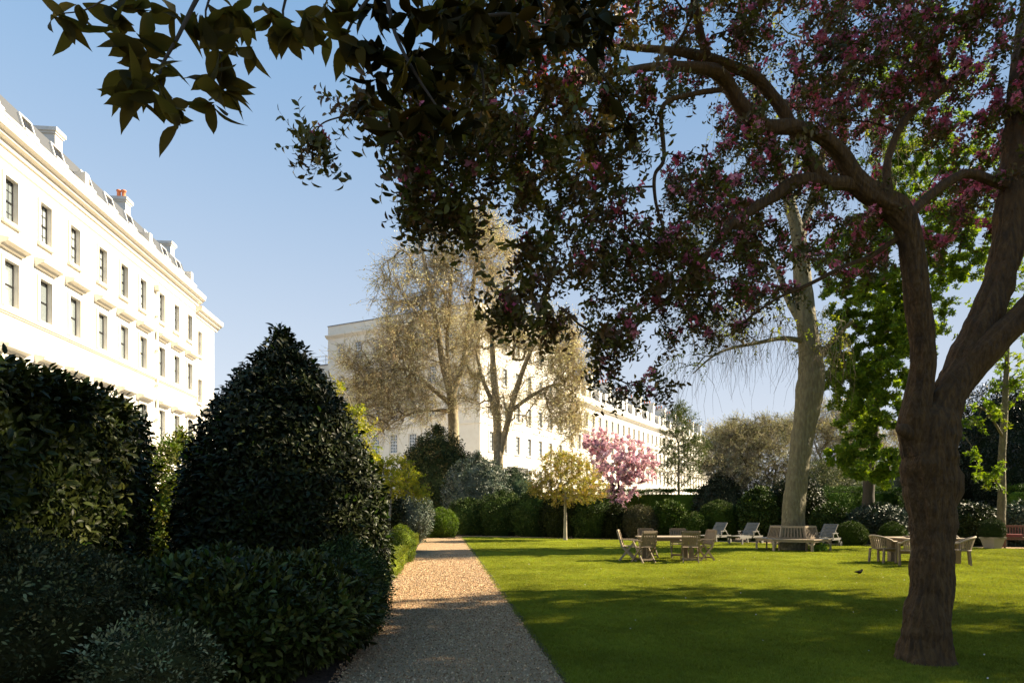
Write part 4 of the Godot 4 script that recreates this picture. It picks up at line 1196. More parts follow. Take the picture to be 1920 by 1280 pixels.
# Overhanging evergreen close to the camera; its trunk stands behind and beside the photographer.
func magnolia() -> void:
	var base := Vector3(1.9, 0, 1.6)
	var o := thing("magnolia_tree", "dark evergreen magnolia branches with big glossy leaves overhanging the path", "tree", base)
	var wood := soup()
	var limbs := [
		[[base, 0.2], [base + Vector3(0, 1.2, 0), 0.16], [base + Vector3(-0.1, 2.4, -0.3), 0.13], [base + Vector3(-0.3, 3.3, -0.9), 0.09], [base + Vector3(-0.6, 4.0, -1.8), 0.06]],
		[[base + Vector3(-0.1, 2.5, -0.35), 0.08], [Vector3(1.0, 3.3, -0.6), 0.05], [Vector3(0.2, 3.5, -1.6), 0.03], [at(820, -60, 2.6), 0.02], [at(720, -40, 2.4), 0.014], [at(560, -70, 2.2), 0.010], [at(400, -60, 2.1), 0.008]],
		limb([[400, -60, 2.1, 0.008], [362, 10, 2.05, 0.0065], [330, 75, 2.0, 0.0055], [300, 132, 1.98, 0.004], [310, 180, 1.96, 0.0025], [330, 235, 1.95, 0.0015]]),
		limb([[420, -60, 2.15, 0.005], [385, 20, 2.1, 0.003], [400, 70, 2.08, 0.0025], [415, 120, 2.06, 0.002], [408, 180, 2.05, 0.0015]]),
		limb([[300, -60, 2.1, 0.005], [210, -10, 2.05, 0.003], [160, 18, 2.0, 0.002], [115, 25, 1.98, 0.0015]]),
		limb([[560, -70, 2.2, 0.006], [530, 20, 2.2, 0.004], [545, 70, 2.2, 0.002]]),
		limb([[720, -40, 2.4, 0.01], [740, 60, 2.35, 0.007], [780, 140, 2.3, 0.005], [830, 220, 2.3, 0.003], [835, 270, 2.3, 0.002]]),
		limb([[820, -60, 2.6, 0.012], [860, 40, 2.5, 0.008], [905, 140, 2.5, 0.005], [900, 230, 2.5, 0.003]]),
		limb([[720, -40, 2.4, 0.008], [660, 40, 2.35, 0.005], [640, 100, 2.3, 0.003]]),
		limb([[860, 40, 2.5, 0.008], [980, 30, 2.6, 0.006], [1100, 110, 2.7, 0.004], [1200, 230, 2.8, 0.002]]),
	]
	for l in limbs:
		var moved := []
		for q in smooth_path(l, 4): moved.append([q[0] - base, q[1]])
		tube(wood, moved, 10, 0.05)
	part(o, "trunk", commit(wood), M.bark_dark)
	var shapes := []
	for k in 6: shapes.append(one_leaf(ran(0.10, 0.13), ran(0.038, 0.048), 3, ran(-0.1, 0.4)))
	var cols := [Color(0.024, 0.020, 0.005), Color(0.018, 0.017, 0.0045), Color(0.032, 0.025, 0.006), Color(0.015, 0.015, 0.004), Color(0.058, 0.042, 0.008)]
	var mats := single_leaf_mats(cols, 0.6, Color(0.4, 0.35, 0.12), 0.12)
	# [px, py, distance, leaves, spread in pixels]
	var whorls := [[105, 30, 1.98, 4, 10], [150, 10, 2.0, 5, 14], [130, 40, 2.0, 3, 6], [215, 20, 2.03, 6, 20], [270, 15, 2.05, 6, 20], [215, 45, 2.03, 4, 10], [330, 20, 2.05, 6, 16], [260, 70, 2.0, 7, 18], [280, 110, 1.99, 7, 18], [240, 140, 1.98, 7, 16], [215, 165, 1.97, 6, 12], [290, 150, 1.98, 7, 16], [255, 185, 1.97, 5, 12], [300, 180, 1.96, 4, 10], [320, 200, 1.96, 5, 10], [335, 235, 1.95, 4, 5], [400, 60, 2.08, 6, 10], [410, 95, 2.06, 7, 12], [405, 135, 2.06, 7, 14], [385, 160, 2.05, 5, 10], [420, 170, 2.05, 6, 10], [400, 195, 2.05, 5, 8], [370, 30, 2.07, 6, 14], [430, 25, 2.1, 6, 16], [470, 85, 2.1, 5, 8], [440, 10, 2.1, 6, 16], [500, 15, 2.15, 7, 18], [545, 60, 2.2, 7, 14], [520, 40, 2.2, 6, 14], [575, 30, 2.2, 7, 16], [610, 20, 2.25, 7, 20], [640, 80, 2.3, 7, 14], [615, 60, 2.3, 6, 14], [660, 30, 2.3, 8, 22]]
	for k in 34: whorls.append([ran(680, 900), ran(-20, 235) if k % 3 else ran(-20, 120), 2.38 + ran(-0.15, 0.2), 8, 22])
	for q in [[735, 245, 2.3, 6, 14], [830, 255, 2.3, 7, 14], [850, 225, 2.3, 7, 14], [790, 205, 2.3, 7, 16], [895, 235, 2.5, 6, 14], [1195, 245, 2.8, 6, 8], [1175, 225, 2.8, 5, 8], [700, 150, 2.33, 7, 14], [690, 190, 2.3, 5, 10]]: whorls.append(q)
	for k in 30: whorls.append([ran(880, 1130), ran(-30, 90), 2.65 + ran(-0.15, 0.2), 7, 22])
	var singles := 0
	var rest := []
	var rest_c := []
	for q in whorls:
		var c := at(q[0], q[1], q[2])
		var lean := (Vector3.DOWN * 0.55 + ran_dir() * 0.4).normalized()
		for k in int(q[3]):
			var p: Vector3 = c + ran_dir() * q[4] * 0.55 / FOCAL * q[2]
			var dir := (lean * 0.5 + ran_dir() * Vector3(1.0, 0.8, 0.8)).normalized()
			var xf := Transform3D(facing(dir, ran(0.75, 1.15)), p - base)
			if singles < 300:
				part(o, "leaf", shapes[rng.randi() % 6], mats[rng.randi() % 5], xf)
				singles += 1
			else:
				rest.append(xf); rest_c.append(vary(cols[rng.randi() % 5], 0.2))
	# the crown goes on above and behind the camera
	for k in 900:
		var p := Vector3(ran(-0.9, 2.6), ran(3.5, 5.4), ran(-2.6, 2.0))
		if p.z < -1.0: p.y += 0.5
		rest.append(Transform3D(facing((ran_dir() + Vector3.DOWN * 0.3).normalized(), ran(0.9, 1.3)), p - base)); rest_c.append(vary(cols[rng.randi() % 5], 0.2))
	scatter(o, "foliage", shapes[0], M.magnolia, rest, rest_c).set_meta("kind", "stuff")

func other_trees() -> void:
	# two old bare trees, pale with buds, before the corner building
	var buds := [Color(0.70, 0.63, 0.42), Color(0.62, 0.55, 0.36), Color(0.76, 0.71, 0.52), Color(0.56, 0.49, 0.31)]
	var ts := twig_spray(7, 1.6, 0.010, 0.10, 0.1)
	var ts2 := twig_spray(6, 1.5, 0.010, 0.09, 0.35)
	tree("plane_tree", "tall bare tree with pale buds standing above the dark evergreens", "tree", "bare pale trees", {"limbs": [
		limb([[853, 984, 51, 0.540], [852, 900, 51, 0.432], [850, 790, 51, 0.396], [846, 740, 51, 0.360], [830, 680, 50.5, 0.245], [818, 600, 50, 0.202], [800, 520, 49.5, 0.144], [790, 460, 49, 0.086]]),
		limb([[846, 745, 51, 0.288], [868, 680, 51.5, 0.216], [880, 600, 52, 0.187], [892, 500, 52, 0.144], [905, 430, 52, 0.072]]),
		limb([[848, 760, 51, 0.216], [800, 720, 50, 0.158], [760, 690, 49, 0.115], [710, 690, 48.5, 0.058]]),
		limb([[845, 720, 51, 0.202], [838, 640, 51.5, 0.144], [845, 540, 52, 0.115], [850, 460, 52, 0.058]]),
		limb([[850, 770, 51, 0.158], [790, 770, 50, 0.101], [740, 790, 49, 0.058], [700, 820, 48.5, 0.029]])],
		"blobs": [blob(780, 560, 75, 110, 50, 3, 150), blob(860, 480, 90, 75, 51.5, 3.4, 120), blob(740, 690, 70, 75, 49.5, 3, 120), blob(850, 620, 90, 90, 52, 3.5, 90), blob(705, 760, 50, 60, 49, 2.5, 70), blob(665, 700, 35, 50, 49, 2, 36), blob(930, 500, 45, 70, 52, 3, 60), blob(905, 420, 35, 30, 52, 2, 26), blob(790, 740, 70, 60, 50, 3, 60)],
		"bark": M.bark_plane, "sides": 14, "tip": 0.017, "grow": 0.56, "seg": 1.2, "wander": 0.14, "arch": 0.06, "bare": 6.5,
		"sprays": [[ts, 2.2, M.twig, buds, "crown", 0.0, 1.0], [ts2, 1.2, M.twig, buds, "crown", 0.5, 1.0]]})
	tree("plane_tree", "spreading bare tree with forked pale limbs beside the white porch", "tree", "bare pale trees", {"limbs": [
		limb([[935, 990, 48, 0.432], [935, 900, 48, 0.374], [933, 810, 48, 0.324], [930, 750, 48, 0.274], [925, 690, 48, 0.216], [922, 620, 48, 0.144], [925, 560, 48, 0.072]]),
		limb([[938, 850, 48, 0.245], [955, 780, 47.5, 0.216], [975, 710, 47, 0.180], [1000, 650, 46.5, 0.115], [1030, 620, 46, 0.050]]),
		limb([[958, 770, 47.5, 0.158], [1000, 740, 47, 0.122], [1045, 720, 46.5, 0.072], [1080, 740, 46, 0.036]]),
		limb([[931, 770, 48, 0.187], [905, 710, 48.5, 0.144], [890, 650, 49, 0.086], [870, 610, 49, 0.043]])],
		"blobs": [blob(1000, 630, 80, 50, 47, 2.6, 100), blob(1060, 690, 50, 75, 46.5, 2.6, 130), blob(920, 610, 65, 50, 48, 3, 70), blob(960, 740, 80, 60, 47.5, 3, 60), blob(1065, 780, 45, 45, 46.5, 2.2, 70), blob(880, 700, 50, 60, 48.5, 3, 50)],
		"bark": M.bark_plane, "sides": 14, "tip": 0.017, "grow": 0.56, "seg": 1.2, "wander": 0.14, "arch": 0.06, "bare": 6.5,
		"sprays": [[ts, 1.6, M.twig, buds, "crown", 0.0, 0.9], [ts2, 1.4, M.twig, buds, "crown", 0.6, 1.0]]})
	# the big lime inside the hexagonal bench, hung with long bare twigs
	var strand := hanging(3, 2.9, 0.0065)
	tree("lime_tree", "big lime tree rising through the hexagonal bench with hanging twigs", "tree", "", {"limbs": [
		limb([[1486, 1034, 26.2, 0.52], [1487, 1005, 26.2, 0.44], [1490, 940, 26.2, 0.40], [1500, 860, 26.2, 0.40], [1508, 800, 26.2, 0.42], [1518, 740, 26.2, 0.50], [1522, 690, 26.2, 0.46], [1516, 630, 26.2, 0.38], [1506, 540, 26.2, 0.34], [1500, 460, 26.2, 0.28], [1478, 370, 26.4, 0.2], [1440, 250, 26.8, 0.14], [1400, 90, 27.2, 0.09], [1380, -60, 27.4, 0.05]]),
		limb([[1512, 640, 26.2, 0.12], [1470, 634, 25.8, 0.09], [1424, 642, 25.2, 0.07], [1350, 660, 24.6, 0.045], [1300, 700, 24.2, 0.02]]),
		limb([[1508, 610, 26.2, 0.2], [1478, 560, 26.4, 0.13], [1455, 500, 26.8, 0.1], [1400, 430, 27, 0.07], [1330, 400, 27, 0.04]]),
		limb([[1500, 450, 26.2, 0.19], [1530, 350, 26.8, 0.15], [1560, 230, 27.2, 0.11], [1620, 90, 27.5, 0.07]]),
		limb([[1478, 370, 26.4, 0.12], [1500, 260, 25.8, 0.09], [1490, 120, 25.4, 0.06]]),
		limb([[1520, 690, 26.2, 0.12], [1560, 640, 26, 0.09], [1600, 600, 25.5, 0.05]])],
		"blobs": [blob(1350, 610, 100, 60, 24.8, 1.4, 60), blob(1285, 680, 40, 30, 24.4, 0.8, 12), blob(1430, 600, 80, 70, 25.3, 1.2, 40), blob(1320, 420, 90, 90, 26.5, 2, 60), blob(1450, 300, 140, 140, 26, 2.5, 80), blob(1540, 640, 40, 70, 26, 1.4, 40), blob(1480, 60, 230, 160, 26, 3.5, 70), blob(1480, -160, 220, 140, 26, 3.5, 40), blob(1620, 260, 100, 100, 27.5, 2, 50)],
		"bark": M.bark_lime, "sides": 22, "ridge": 0.09, "tip": 0.007, "seg": 0.7, "wander": 0.16, "arch": 0.1, "bare": 7.0,
		"sprays": [[strand, 1.0, M.strand, [Color(0.06, 0.045, 0.03), Color(0.09, 0.07, 0.045)], "crown", 4.0, 1.0], [spray(9, 0.5, 0.09, 0.06, 0, 0.003), 1.6, M.fresh, [Color(0.14, 0.17, 0.04), Color(0.18, 0.19, 0.06)], "young_leaves", 0.8, 1.0]]})
	# horse chestnut in fresh leaf behind the crab apple
	var green := [Color(0.13, 0.21, 0.02), Color(0.17, 0.25, 0.025), Color(0.11, 0.18, 0.018), Color(0.21, 0.28, 0.03)]
	tree("horse_chestnut", "fresh green horse chestnut with drooping hand-shaped leaves before the rear hedge", "tree", "horse chestnuts in young leaf", {"limbs": [
		limb([[1628, 1018, 31, 0.34], [1628, 960, 31, 0.26], [1630, 900, 31, 0.24], [1640, 780, 31, 0.22], [1650, 640, 31, 0.2], [1660, 480, 31, 0.16], [1680, 320, 31, 0.1], [1700, 150, 31, 0.06]]),
		limb([[1638, 800, 31, 0.14], [1600, 720, 29.5, 0.1], [1570, 640, 28.5, 0.05]]),
		limb([[1650, 640, 31, 0.14], [1720, 540, 30, 0.1], [1790, 480, 29, 0.05]]),
		limb([[1645, 700, 31, 0.14], [1700, 660, 29.5, 0.1], [1740, 660, 29, 0.05]])],
		"blobs": [blob(1630, 560, 80, 100, 28.5, 2, 153), blob(1630, 740, 70, 100, 28, 1.6, 153), blob(1600, 860, 45, 50, 27.5, 1.2, 57), blob(1670, 870, 40, 45, 27.5, 1.2, 51), blob(1790, 470, 80, 80, 29, 2, 119), blob(1700, 300, 120, 100, 30, 2.4, 153), blob(1820, 330, 80, 120, 30, 2.2, 119), blob(1680, 420, 90, 60, 29, 2, 85), blob(1680, 650, 70, 80, 28.5, 1.6, 102), blob(1720, 120, 150, 100, 30, 2.5, 102), blob(1590, 480, 60, 70, 28.5, 2, 80), blob(1720, 590, 60, 80, 29, 2, 90), blob(1570, 680, 30, 60, 28, 1.2, 40)],
		"bark": M.bark_dark, "tip": 0.008, "seg": 0.8, "arch": 0.12, "bare": 3.0, "lowest": 2.0,
		"sprays": [[palmate(0.14), 5.0, M.fresh, green, "crown", 0.4, 1.0], [palmate(0.12), 5.0, M.fresh, green, "crown", 0.4, 1.0]]})
	tree("horse_chestnut", "young chestnut with grey stem and a few lit leaves behind the potted box", "tree", "horse chestnuts in young leaf", {"limbs": [
		limb([[1878, 1030, 28.5, 0.24], [1878, 985, 28.5, 0.17], [1879, 930, 28.5, 0.15], [1880, 850, 28.5, 0.14], [1885, 760, 28.5, 0.12], [1890, 640, 28.5, 0.08], [1890, 500, 28.5, 0.04]]),
		limb([[1882, 820, 28.5, 0.06], [1850, 770, 27.5, 0.04], [1810, 760, 27, 0.02]])],
		"blobs": [blob(1835, 790, 50, 40, 27.5, 1.0, 20), blob(1850, 880, 30, 22, 27.3, 0.7, 12), blob(1825, 850, 14, 14, 27, 0.4, 4), blob(1900, 700, 60, 80, 28.5, 1.4, 40), blob(1860, 620, 60, 60, 28.5, 1.5, 30), blob(1865, 905, 22, 18, 27.6, 0.5, 6), blob(1760, 760, 40, 60, 28, 1, 14), blob(1890, 540, 70, 70, 28.5, 1.8, 50), blob(1895, 450, 50, 50, 28.5, 1.4, 26)],
		"bark": M.bark_lime, "tip": 0.007, "seg": 0.7, "arch": 0.1, "bare": 2.5, "lowest": 1.8,
		"sprays": [[palmate(0.15), 2.6, M.fresh, green, "crown", 0.5, 1.0]]})
	# small trees in the borders
	var gold := [Color(0.34, 0.34, 0.04), Color(0.40, 0.38, 0.05), Color(0.28, 0.31, 0.04)]
	tree("golden_maple", "small golden green maple behind the clipped box ball beside the path", "tree", "", {"limbs": [trunk_at(727, 25.0, 2.9, 0.055, Vector3(0.15, 0, 0))],
		"blobs": [blob(730, 900, 32, 32, 25, 0.8, 44), blob(765, 905, 28, 24, 24.6, 0.7, 30), blob(715, 870, 22, 18, 25, 0.7, 18), blob(785, 925, 16, 10, 24.5, 0.4, 8), blob(755, 865, 16, 10, 25, 0.5, 8)],
		"bark": M.bark_grey, "tip": 0.005, "seg": 0.4, "arch": 0.1, "bare": 1.3, "sprays": [[spray(12, 0.3, 0.075, 0.06, 0, 0.003), 3.5, M.fresh, gold, "crown", 0.3, 1.0], [spray(10, 0.26, 0.065, 0.055, 0, 0.003), 3.0, M.fresh, gold, "crown", 0.3, 1.0]]})
	tree("golden_maple", "young lime-yellow tree peeping round the pyramid shrub", "tree", "", {"limbs": [trunk_at(660, 21.0, 3.6, 0.06)],
		"blobs": [blob(672, 800, 24, 36, 21, 0.6, 26), blob(655, 770, 20, 12, 21, 0.5, 10), blob(632, 722, 12, 8, 21, 0.2, 4), blob(690, 850, 16, 30, 21, 0.5, 14)],
		"bark": M.bark_grey, "tip": 0.005, "seg": 0.4, "arch": 0.1, "bare": 1.6, "sprays": [[spray(12, 0.3, 0.08, 0.06, 0, 0.003), 3.0, M.fresh, gold, "crown", 0.3, 1.0]]})
	var bronze := [Color(0.36, 0.29, 0.10), Color(0.34, 0.30, 0.11), Color(0.40, 0.28, 0.16), Color(0.30, 0.29, 0.08)]
	tree("bronze_maple", "round bronze-yellow young tree with a slim pale stem on the lawn", "tree", "", {"limbs": [trunk_at(1060, 33.8, 2.5, 0.085)],
		"blobs": [blob(1060, 890, 66, 36, 33.8, 1.6, 195), blob(1055, 862, 44, 20, 33.8, 1.2, 66), blob(1010, 912, 24, 18, 33.6, 0.8, 36), blob(1110, 915, 26, 22, 33.6, 0.9, 45), blob(1065, 930, 50, 16, 33.8, 1.2, 54)],
		"bark": M.bark_grey, "tip": 0.005, "seg": 0.5, "arch": 0.08, "bare": 1.4, "sprays": [[spray(11, 0.34, 0.085, 0.05, 0, 0.004), 2.6, M.fresh, bronze, "crown", 0.2, 1.0], [spray(9, 0.3, 0.075, 0.05, 0, 0.004), 2.4, M.fresh, bronze, "crown", 0.2, 1.0]]})
	var pink := [Color(0.78, 0.50, 0.57), Color(0.73, 0.43, 0.51), Color(0.83, 0.62, 0.67)]
	tree("cherry_tree", "cherry tree covered in pale pink blossom before the distant terrace", "tree", "", {"limbs": [trunk_at(1160, 38.5, 3.2, 0.11)],
		"blobs": [blob(1160, 860, 62, 46, 38.5, 2.0, 230), blob(1125, 825, 38, 26, 38.5, 1.4, 70), blob(1195, 880, 42, 34, 38.2, 1.4, 90), blob(1150, 910, 56, 34, 38.0, 1.4, 90), blob(1165, 945, 20, 18, 37.4, 0.6, 16), blob(1210, 870, 26, 14, 38.3, 0.7, 20)],
		"bark": M.bark_dark, "tip": 0.006, "seg": 0.5, "arch": 0.06, "bare": 1.4, "sprays": [[blossom_bunch(12, 0.13, 0.055), 3.4, M.petal, pink, "blossom", 0.2, 1.0], [spray(8, 0.3, 0.07, 0.04, 0, 0.004), 0.7, M.fresh, [Color(0.16, 0.12, 0.05)], "young_leaves", 0.2, 1.0]]})
	var birch_green := [Color(0.10, 0.14, 0.032), Color(0.13, 0.165, 0.04), Color(0.085, 0.115, 0.028), Color(0.16, 0.175, 0.05)]
	tree("birch_tree", "upright loose grey-green tree beyond the rear hedge next to the cherry", "tree", "", {"limbs": [trunk_at(1273, 46.0, 6.0, 0.1)],
		"blobs": [blob(1275, 805, 40, 46, 46, 1.4, 176), blob(1275, 868, 56, 50, 46, 1.8, 220), blob(1305, 850, 28, 40, 46, 1.3, 79), blob(1275, 770, 16, 14, 46, 0.7, 30)],
		"bark": M.bark_grey, "tip": 0.006, "seg": 0.6, "arch": 0.04, "bare": 1.8, "sprays": [[spray(10, 0.45, 0.09, 0.05, 0, 0.004), 4.5, M.dull, birch_green, "crown", 0.1, 1.0]]})
	tree("hawthorn", "brownish twiggy tree with whitish new growth behind the sun loungers", "tree", "", {"limbs": [trunk_at(1400, 42.0, 4.4, 0.12), trunk_at(1440, 41.0, 4.0, 0.1, Vector3(0.5, 0, 0))],
		"blobs": [blob(1400, 850, 60, 50, 41, 1.8, 100), blob(1390, 810, 50, 26, 42, 1.6, 50), blob(1450, 850, 50, 60, 40, 1.6, 80), blob(1350, 880, 30, 36, 40, 1.2, 34), blob(1440, 800, 40, 20, 42, 1.4, 30), blob(1395, 905, 66, 36, 40, 1.6, 110), blob(1465, 905, 40, 44, 39.5, 1.4, 70)],
		"bark": M.bark_dark, "tip": 0.007, "seg": 0.6, "arch": 0.04, "bare": 1.0, "sprays": [[spray(10, 0.4, 0.08, 0.05, 0, 0.005), 3.0, M.dull, [Color(0.12, 0.11, 0.06), Color(0.16, 0.14, 0.085), Color(0.085, 0.09, 0.045)], "crown", 0.1, 1.0], [twig_spray(10, 0.8, 0.007, 0.06, 0.1), 1.6, M.twig, [Color(0.42, 0.40, 0.30), Color(0.34, 0.32, 0.22)], "twigs", 0.0, 1.0]]})
	tree("willow", "pale feathery tree in white bud far beyond the rear hedge", "tree", "", {"limbs": [trunk_at(1390, 62.0, 6.0, 0.16), trunk_at(1540, 60.0, 6.0, 0.16)],
		"blobs": [blob(1380, 815, 60, 26, 62, 2.5, 70), blob(1560, 800, 80, 50, 60, 2.5, 110), blob(1480, 820, 70, 30, 61, 2.5, 60), blob(1640, 830, 60, 50, 60, 2.5, 60), blob(1370, 870, 60, 40, 61, 2.5, 70), blob(1560, 880, 90, 40, 60, 2.5, 80), blob(1345, 840, 30, 30, 62, 2, 30)],
		"bark": M.bark_grey, "tip": 0.009, "seg": 0.9, "arch": 0.05, "bare": 2.0, "sprays": [[twig_spray(12, 1.3, 0.012, 0.10, 0.15), 3.0, M.twig, [Color(0.52, 0.50, 0.36), Color(0.44, 0.42, 0.26)], "crown", 0.1, 1.0]]})
	# broad trees out of view beyond the crab apple, whose shade covers the near lawn
	var limes := [Color(0.08, 0.14, 0.02), Color(0.10, 0.17, 0.025)]
	var k := 0
	for q in [[Vector3(19.5, 0, -12.0), 24.0, 6.2], [Vector3(18.5, 0, -4.5), 23.0, 6.0], [Vector3(29.0, 0, -10.0), 18.0, 5.0]]:
		var c: Vector3 = q[0]
		var h: float = q[1]
		var r: float = q[2]
		tree("lawn_tree", ["tall leafy tree on the lawn past the curved armchairs", "tall leafy tree on the open lawn far from the path", "lower leafy tree on the lawn behind the leaning crab apple"][k], "tree", "leafy trees shading the near lawn", {"limbs": [[[c, 0.4], [c + Vector3(0, 1, 0), 0.32], [c + Vector3(0.2, h * 0.45, 0.1), 0.26], [c + Vector3(0, h * 0.85, 0), 0.1]]],
			"blobs": [[c + Vector3(0, h * 0.62, 0), Vector3(r, h * 0.3, r), 240 if k == 0 else (130 if k == 1 else 80)], [c + Vector3(-1.2, h * 0.5, 0.6), Vector3(r * 0.9, h * 0.14, r * 0.9), 90]],
			"bark": M.bark_dark, "tip": 0.009, "seg": 0.9, "arch": 0.1, "bare": 2.6, "lowest": 3.0, "sprays": [[spray(18, 1.1, 0.23, 0.16, 0, 0.006), 8.0, M.dull, limes, "crown", 0.3, 1.0]]})
		k += 1

func borders() -> void:
	var laurel := []
	for k in 3: laurel.append(rosette(9, 0.10, 0.115, 0.046, 2, 0.3))
	var laurel_leaf := []
	for k in 4: laurel_leaf.append(one_leaf(ran(0.10, 0.13), ran(0.042, 0.052), 3, ran(0.1, 0.45)))
	var camellia := []
	for k in 3: camellia.append(rosette(9, 0.08, 0.085, 0.040, 2, 0.25))
	var small := []
	for k in 3: small.append(rosette(14, 0.09, 0.045, 0.02, 0, 0.2))
	var box_leaf := []
	for k in 3: box_leaf.append(rosette(16, 0.08, 0.035, 0.02, 0, 0.2))
	var broad := []
	for k in 3: broad.append(rosette(10, 0.16, 0.15, 0.07, 0, 0.3))
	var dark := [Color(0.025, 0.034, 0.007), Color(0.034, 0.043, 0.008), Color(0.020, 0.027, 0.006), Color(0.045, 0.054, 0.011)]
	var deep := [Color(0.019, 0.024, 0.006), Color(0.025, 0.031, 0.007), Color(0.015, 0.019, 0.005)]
	var mid := [Color(0.036, 0.058, 0.012), Color(0.055, 0.078, 0.017), Color(0.026, 0.042, 0.010)]
	var boxy := [Color(0.045, 0.070, 0.009), Color(0.06, 0.088, 0.012), Color(0.035, 0.055, 0.008)]
	var olive := [Color(0.035, 0.038, 0.014), Color(0.05, 0.052, 0.02), Color(0.028, 0.032, 0.012), Color(0.17, 0.165, 0.07)]
	var silver := [Color(0.09, 0.11, 0.085), Color(0.13, 0.15, 0.12), Color(0.05, 0.065, 0.04)]
	var mats := single_leaf_mats(dark, 0.42, Color(0.25, 0.35, 0.1), 0.26)
	# along the path, near to far
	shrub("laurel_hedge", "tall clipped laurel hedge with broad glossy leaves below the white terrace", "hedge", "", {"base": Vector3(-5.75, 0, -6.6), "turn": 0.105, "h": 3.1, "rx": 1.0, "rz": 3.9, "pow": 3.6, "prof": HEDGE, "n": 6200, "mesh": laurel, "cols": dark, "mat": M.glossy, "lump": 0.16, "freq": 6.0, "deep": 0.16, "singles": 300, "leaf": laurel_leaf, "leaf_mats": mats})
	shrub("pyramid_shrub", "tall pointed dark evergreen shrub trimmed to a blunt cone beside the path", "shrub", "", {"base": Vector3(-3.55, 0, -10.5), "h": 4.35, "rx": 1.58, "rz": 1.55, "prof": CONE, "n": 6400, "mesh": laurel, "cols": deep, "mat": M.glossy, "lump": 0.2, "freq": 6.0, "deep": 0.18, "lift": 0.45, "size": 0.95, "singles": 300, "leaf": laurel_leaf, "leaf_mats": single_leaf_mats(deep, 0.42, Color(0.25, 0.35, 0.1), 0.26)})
	shrub("camellia", "low spreading evergreen mound in front of the pointed shrub", "shrub", "", {"base": Vector3(-3.1, 0, -7.4), "h": 1.15, "rx": 1.55, "rz": 1.7, "pow": 2.4, "prof": DOME, "n": 3800, "mesh": camellia, "cols": [Color(0.032, 0.040, 0.008), Color(0.045, 0.055, 0.010), Color(0.024, 0.030, 0.007), Color(0.080, 0.092, 0.020)], "mat": M.glossy, "lump": 0.16, "freq": 8.0, "deep": 0.14, "singles": 300, "leaf": laurel_leaf.slice(0, 2), "leaf_mats": mats})
	shrub("path_laurel", "evergreen laurel spilling over the gravel at the foot of the pointed shrub", "shrub", "", {"base": Vector3(-3.0, 0, -12.4), "h": 1.6, "rx": 0.72, "rz": 1.3, "prof": DOME, "n": 1500, "mesh": laurel, "cols": dark, "mat": M.glossy, "lump": 0.16, "deep": 0.16})
	shrub("small_leaf_shrub", "fine-leaved bush at the gravel edge beside the low evergreen mound", "shrub", "", {"base": Vector3(-2.15, 0, -8.9), "h": 1.2, "rx": 0.5, "rz": 0.9, "prof": DOME, "n": 1500, "mesh": small, "cols": mid, "mat": M.glossy, "lump": 0.12, "deep": 0.14, "size": 1.1})
	shrub("pittosporum", "olive fine-leaved bush growing below the tall laurel hedge", "shrub", "", {"base": Vector3(-4.1, 0, -5.6), "h": 1.42, "rx": 0.95, "rz": 1.1, "prof": LOOSE, "n": 3600, "mesh": small, "cols": olive, "mat": M.dull, "lump": 0.2, "freq": 10.0, "deep": 0.2, "wild": 0.8})
	shrub("pittosporum", "little variegated bush with pale leaf edges before the low evergreen mound", "shrub", "", {"base": Vector3(-2.72, 0, -5.15), "h": 0.78, "rx": 0.45, "rz": 0.5, "prof": LOOSE, "n": 900, "mesh": small, "cols": [Color(0.06, 0.065, 0.025), Color(0.04, 0.045, 0.018), Color(0.24, 0.24, 0.12)], "mat": M.dull, "lump": 0.16, "deep": 0.16, "wild": 0.8})
	shrub("photinia", "sunlit yellow-green loose shrub between the laurel hedge and the pointed shrub", "shrub", "", {"base": Vector3(-6.4, 0, -13.2), "h": 3.2, "rx": 0.9, "rz": 1.2, "prof": LOOSE, "n": 1900, "mesh": camellia, "cols": [Color(0.10, 0.13, 0.02), Color(0.07, 0.11, 0.02), Color(0.14, 0.14, 0.03)], "mat": M.fresh, "lump": 0.3, "deep": 0.3, "wild": 0.8, "inset": 0.7})
	# box edging and balls by the path
	for k in 3:
		var d0 := 15.5 + k * 7.0
		var x := path_left(d0 + 3.4) - 0.28
		shrub("box_edging", ["low clipped box edging beside the pointed shrub", "low clipped box edging under the box ball", "low clipped box edging ending at the rounded sunlit bush"][k], "hedge", "clipped box edging along the gravel path", {"base": Vector3(x, 0, -d0 - 3.4), "turn": 0.105, "h": 0.5, "rx": 0.26, "rz": 3.48, "pow": 6.0, "prof": HEDGE, "n": 1500, "mesh": box_leaf, "cols": [Color(0.13, 0.16, 0.02), Color(0.10, 0.14, 0.02), Color(0.17, 0.18, 0.03)], "mat": M.fresh, "lump": 0.03, "deep": 0.05, "inset": 0.8})
	shrub("box_ball", "clipped round box ball rising over the low edging beside the path", "topiary", "clipped box balls", {"base": on_ground(752, 20.5), "h": 1.12, "rx": 0.43, "rz": 0.43, "prof": DOME, "n": 900, "mesh": box_leaf, "cols": [Color(0.12, 0.16, 0.025), Color(0.09, 0.13, 0.02)], "mat": M.fresh, "lump": 0.03, "deep": 0.05})
	shrub("rounded_bush", "rounded sunlit green bush where the gravel path turns", "shrub", "", {"base": on_ground(827, 37.2), "h": 1.55, "rx": 0.9, "rz": 0.9, "prof": DOME, "n": 1700, "mesh": box_leaf, "cols": [Color(0.075, 0.12, 0.015), Color(0.09, 0.14, 0.02), Color(0.05, 0.09, 0.012)], "mat": M.fresh, "lump": 0.12, "deep": 0.15, "size": 1.6})
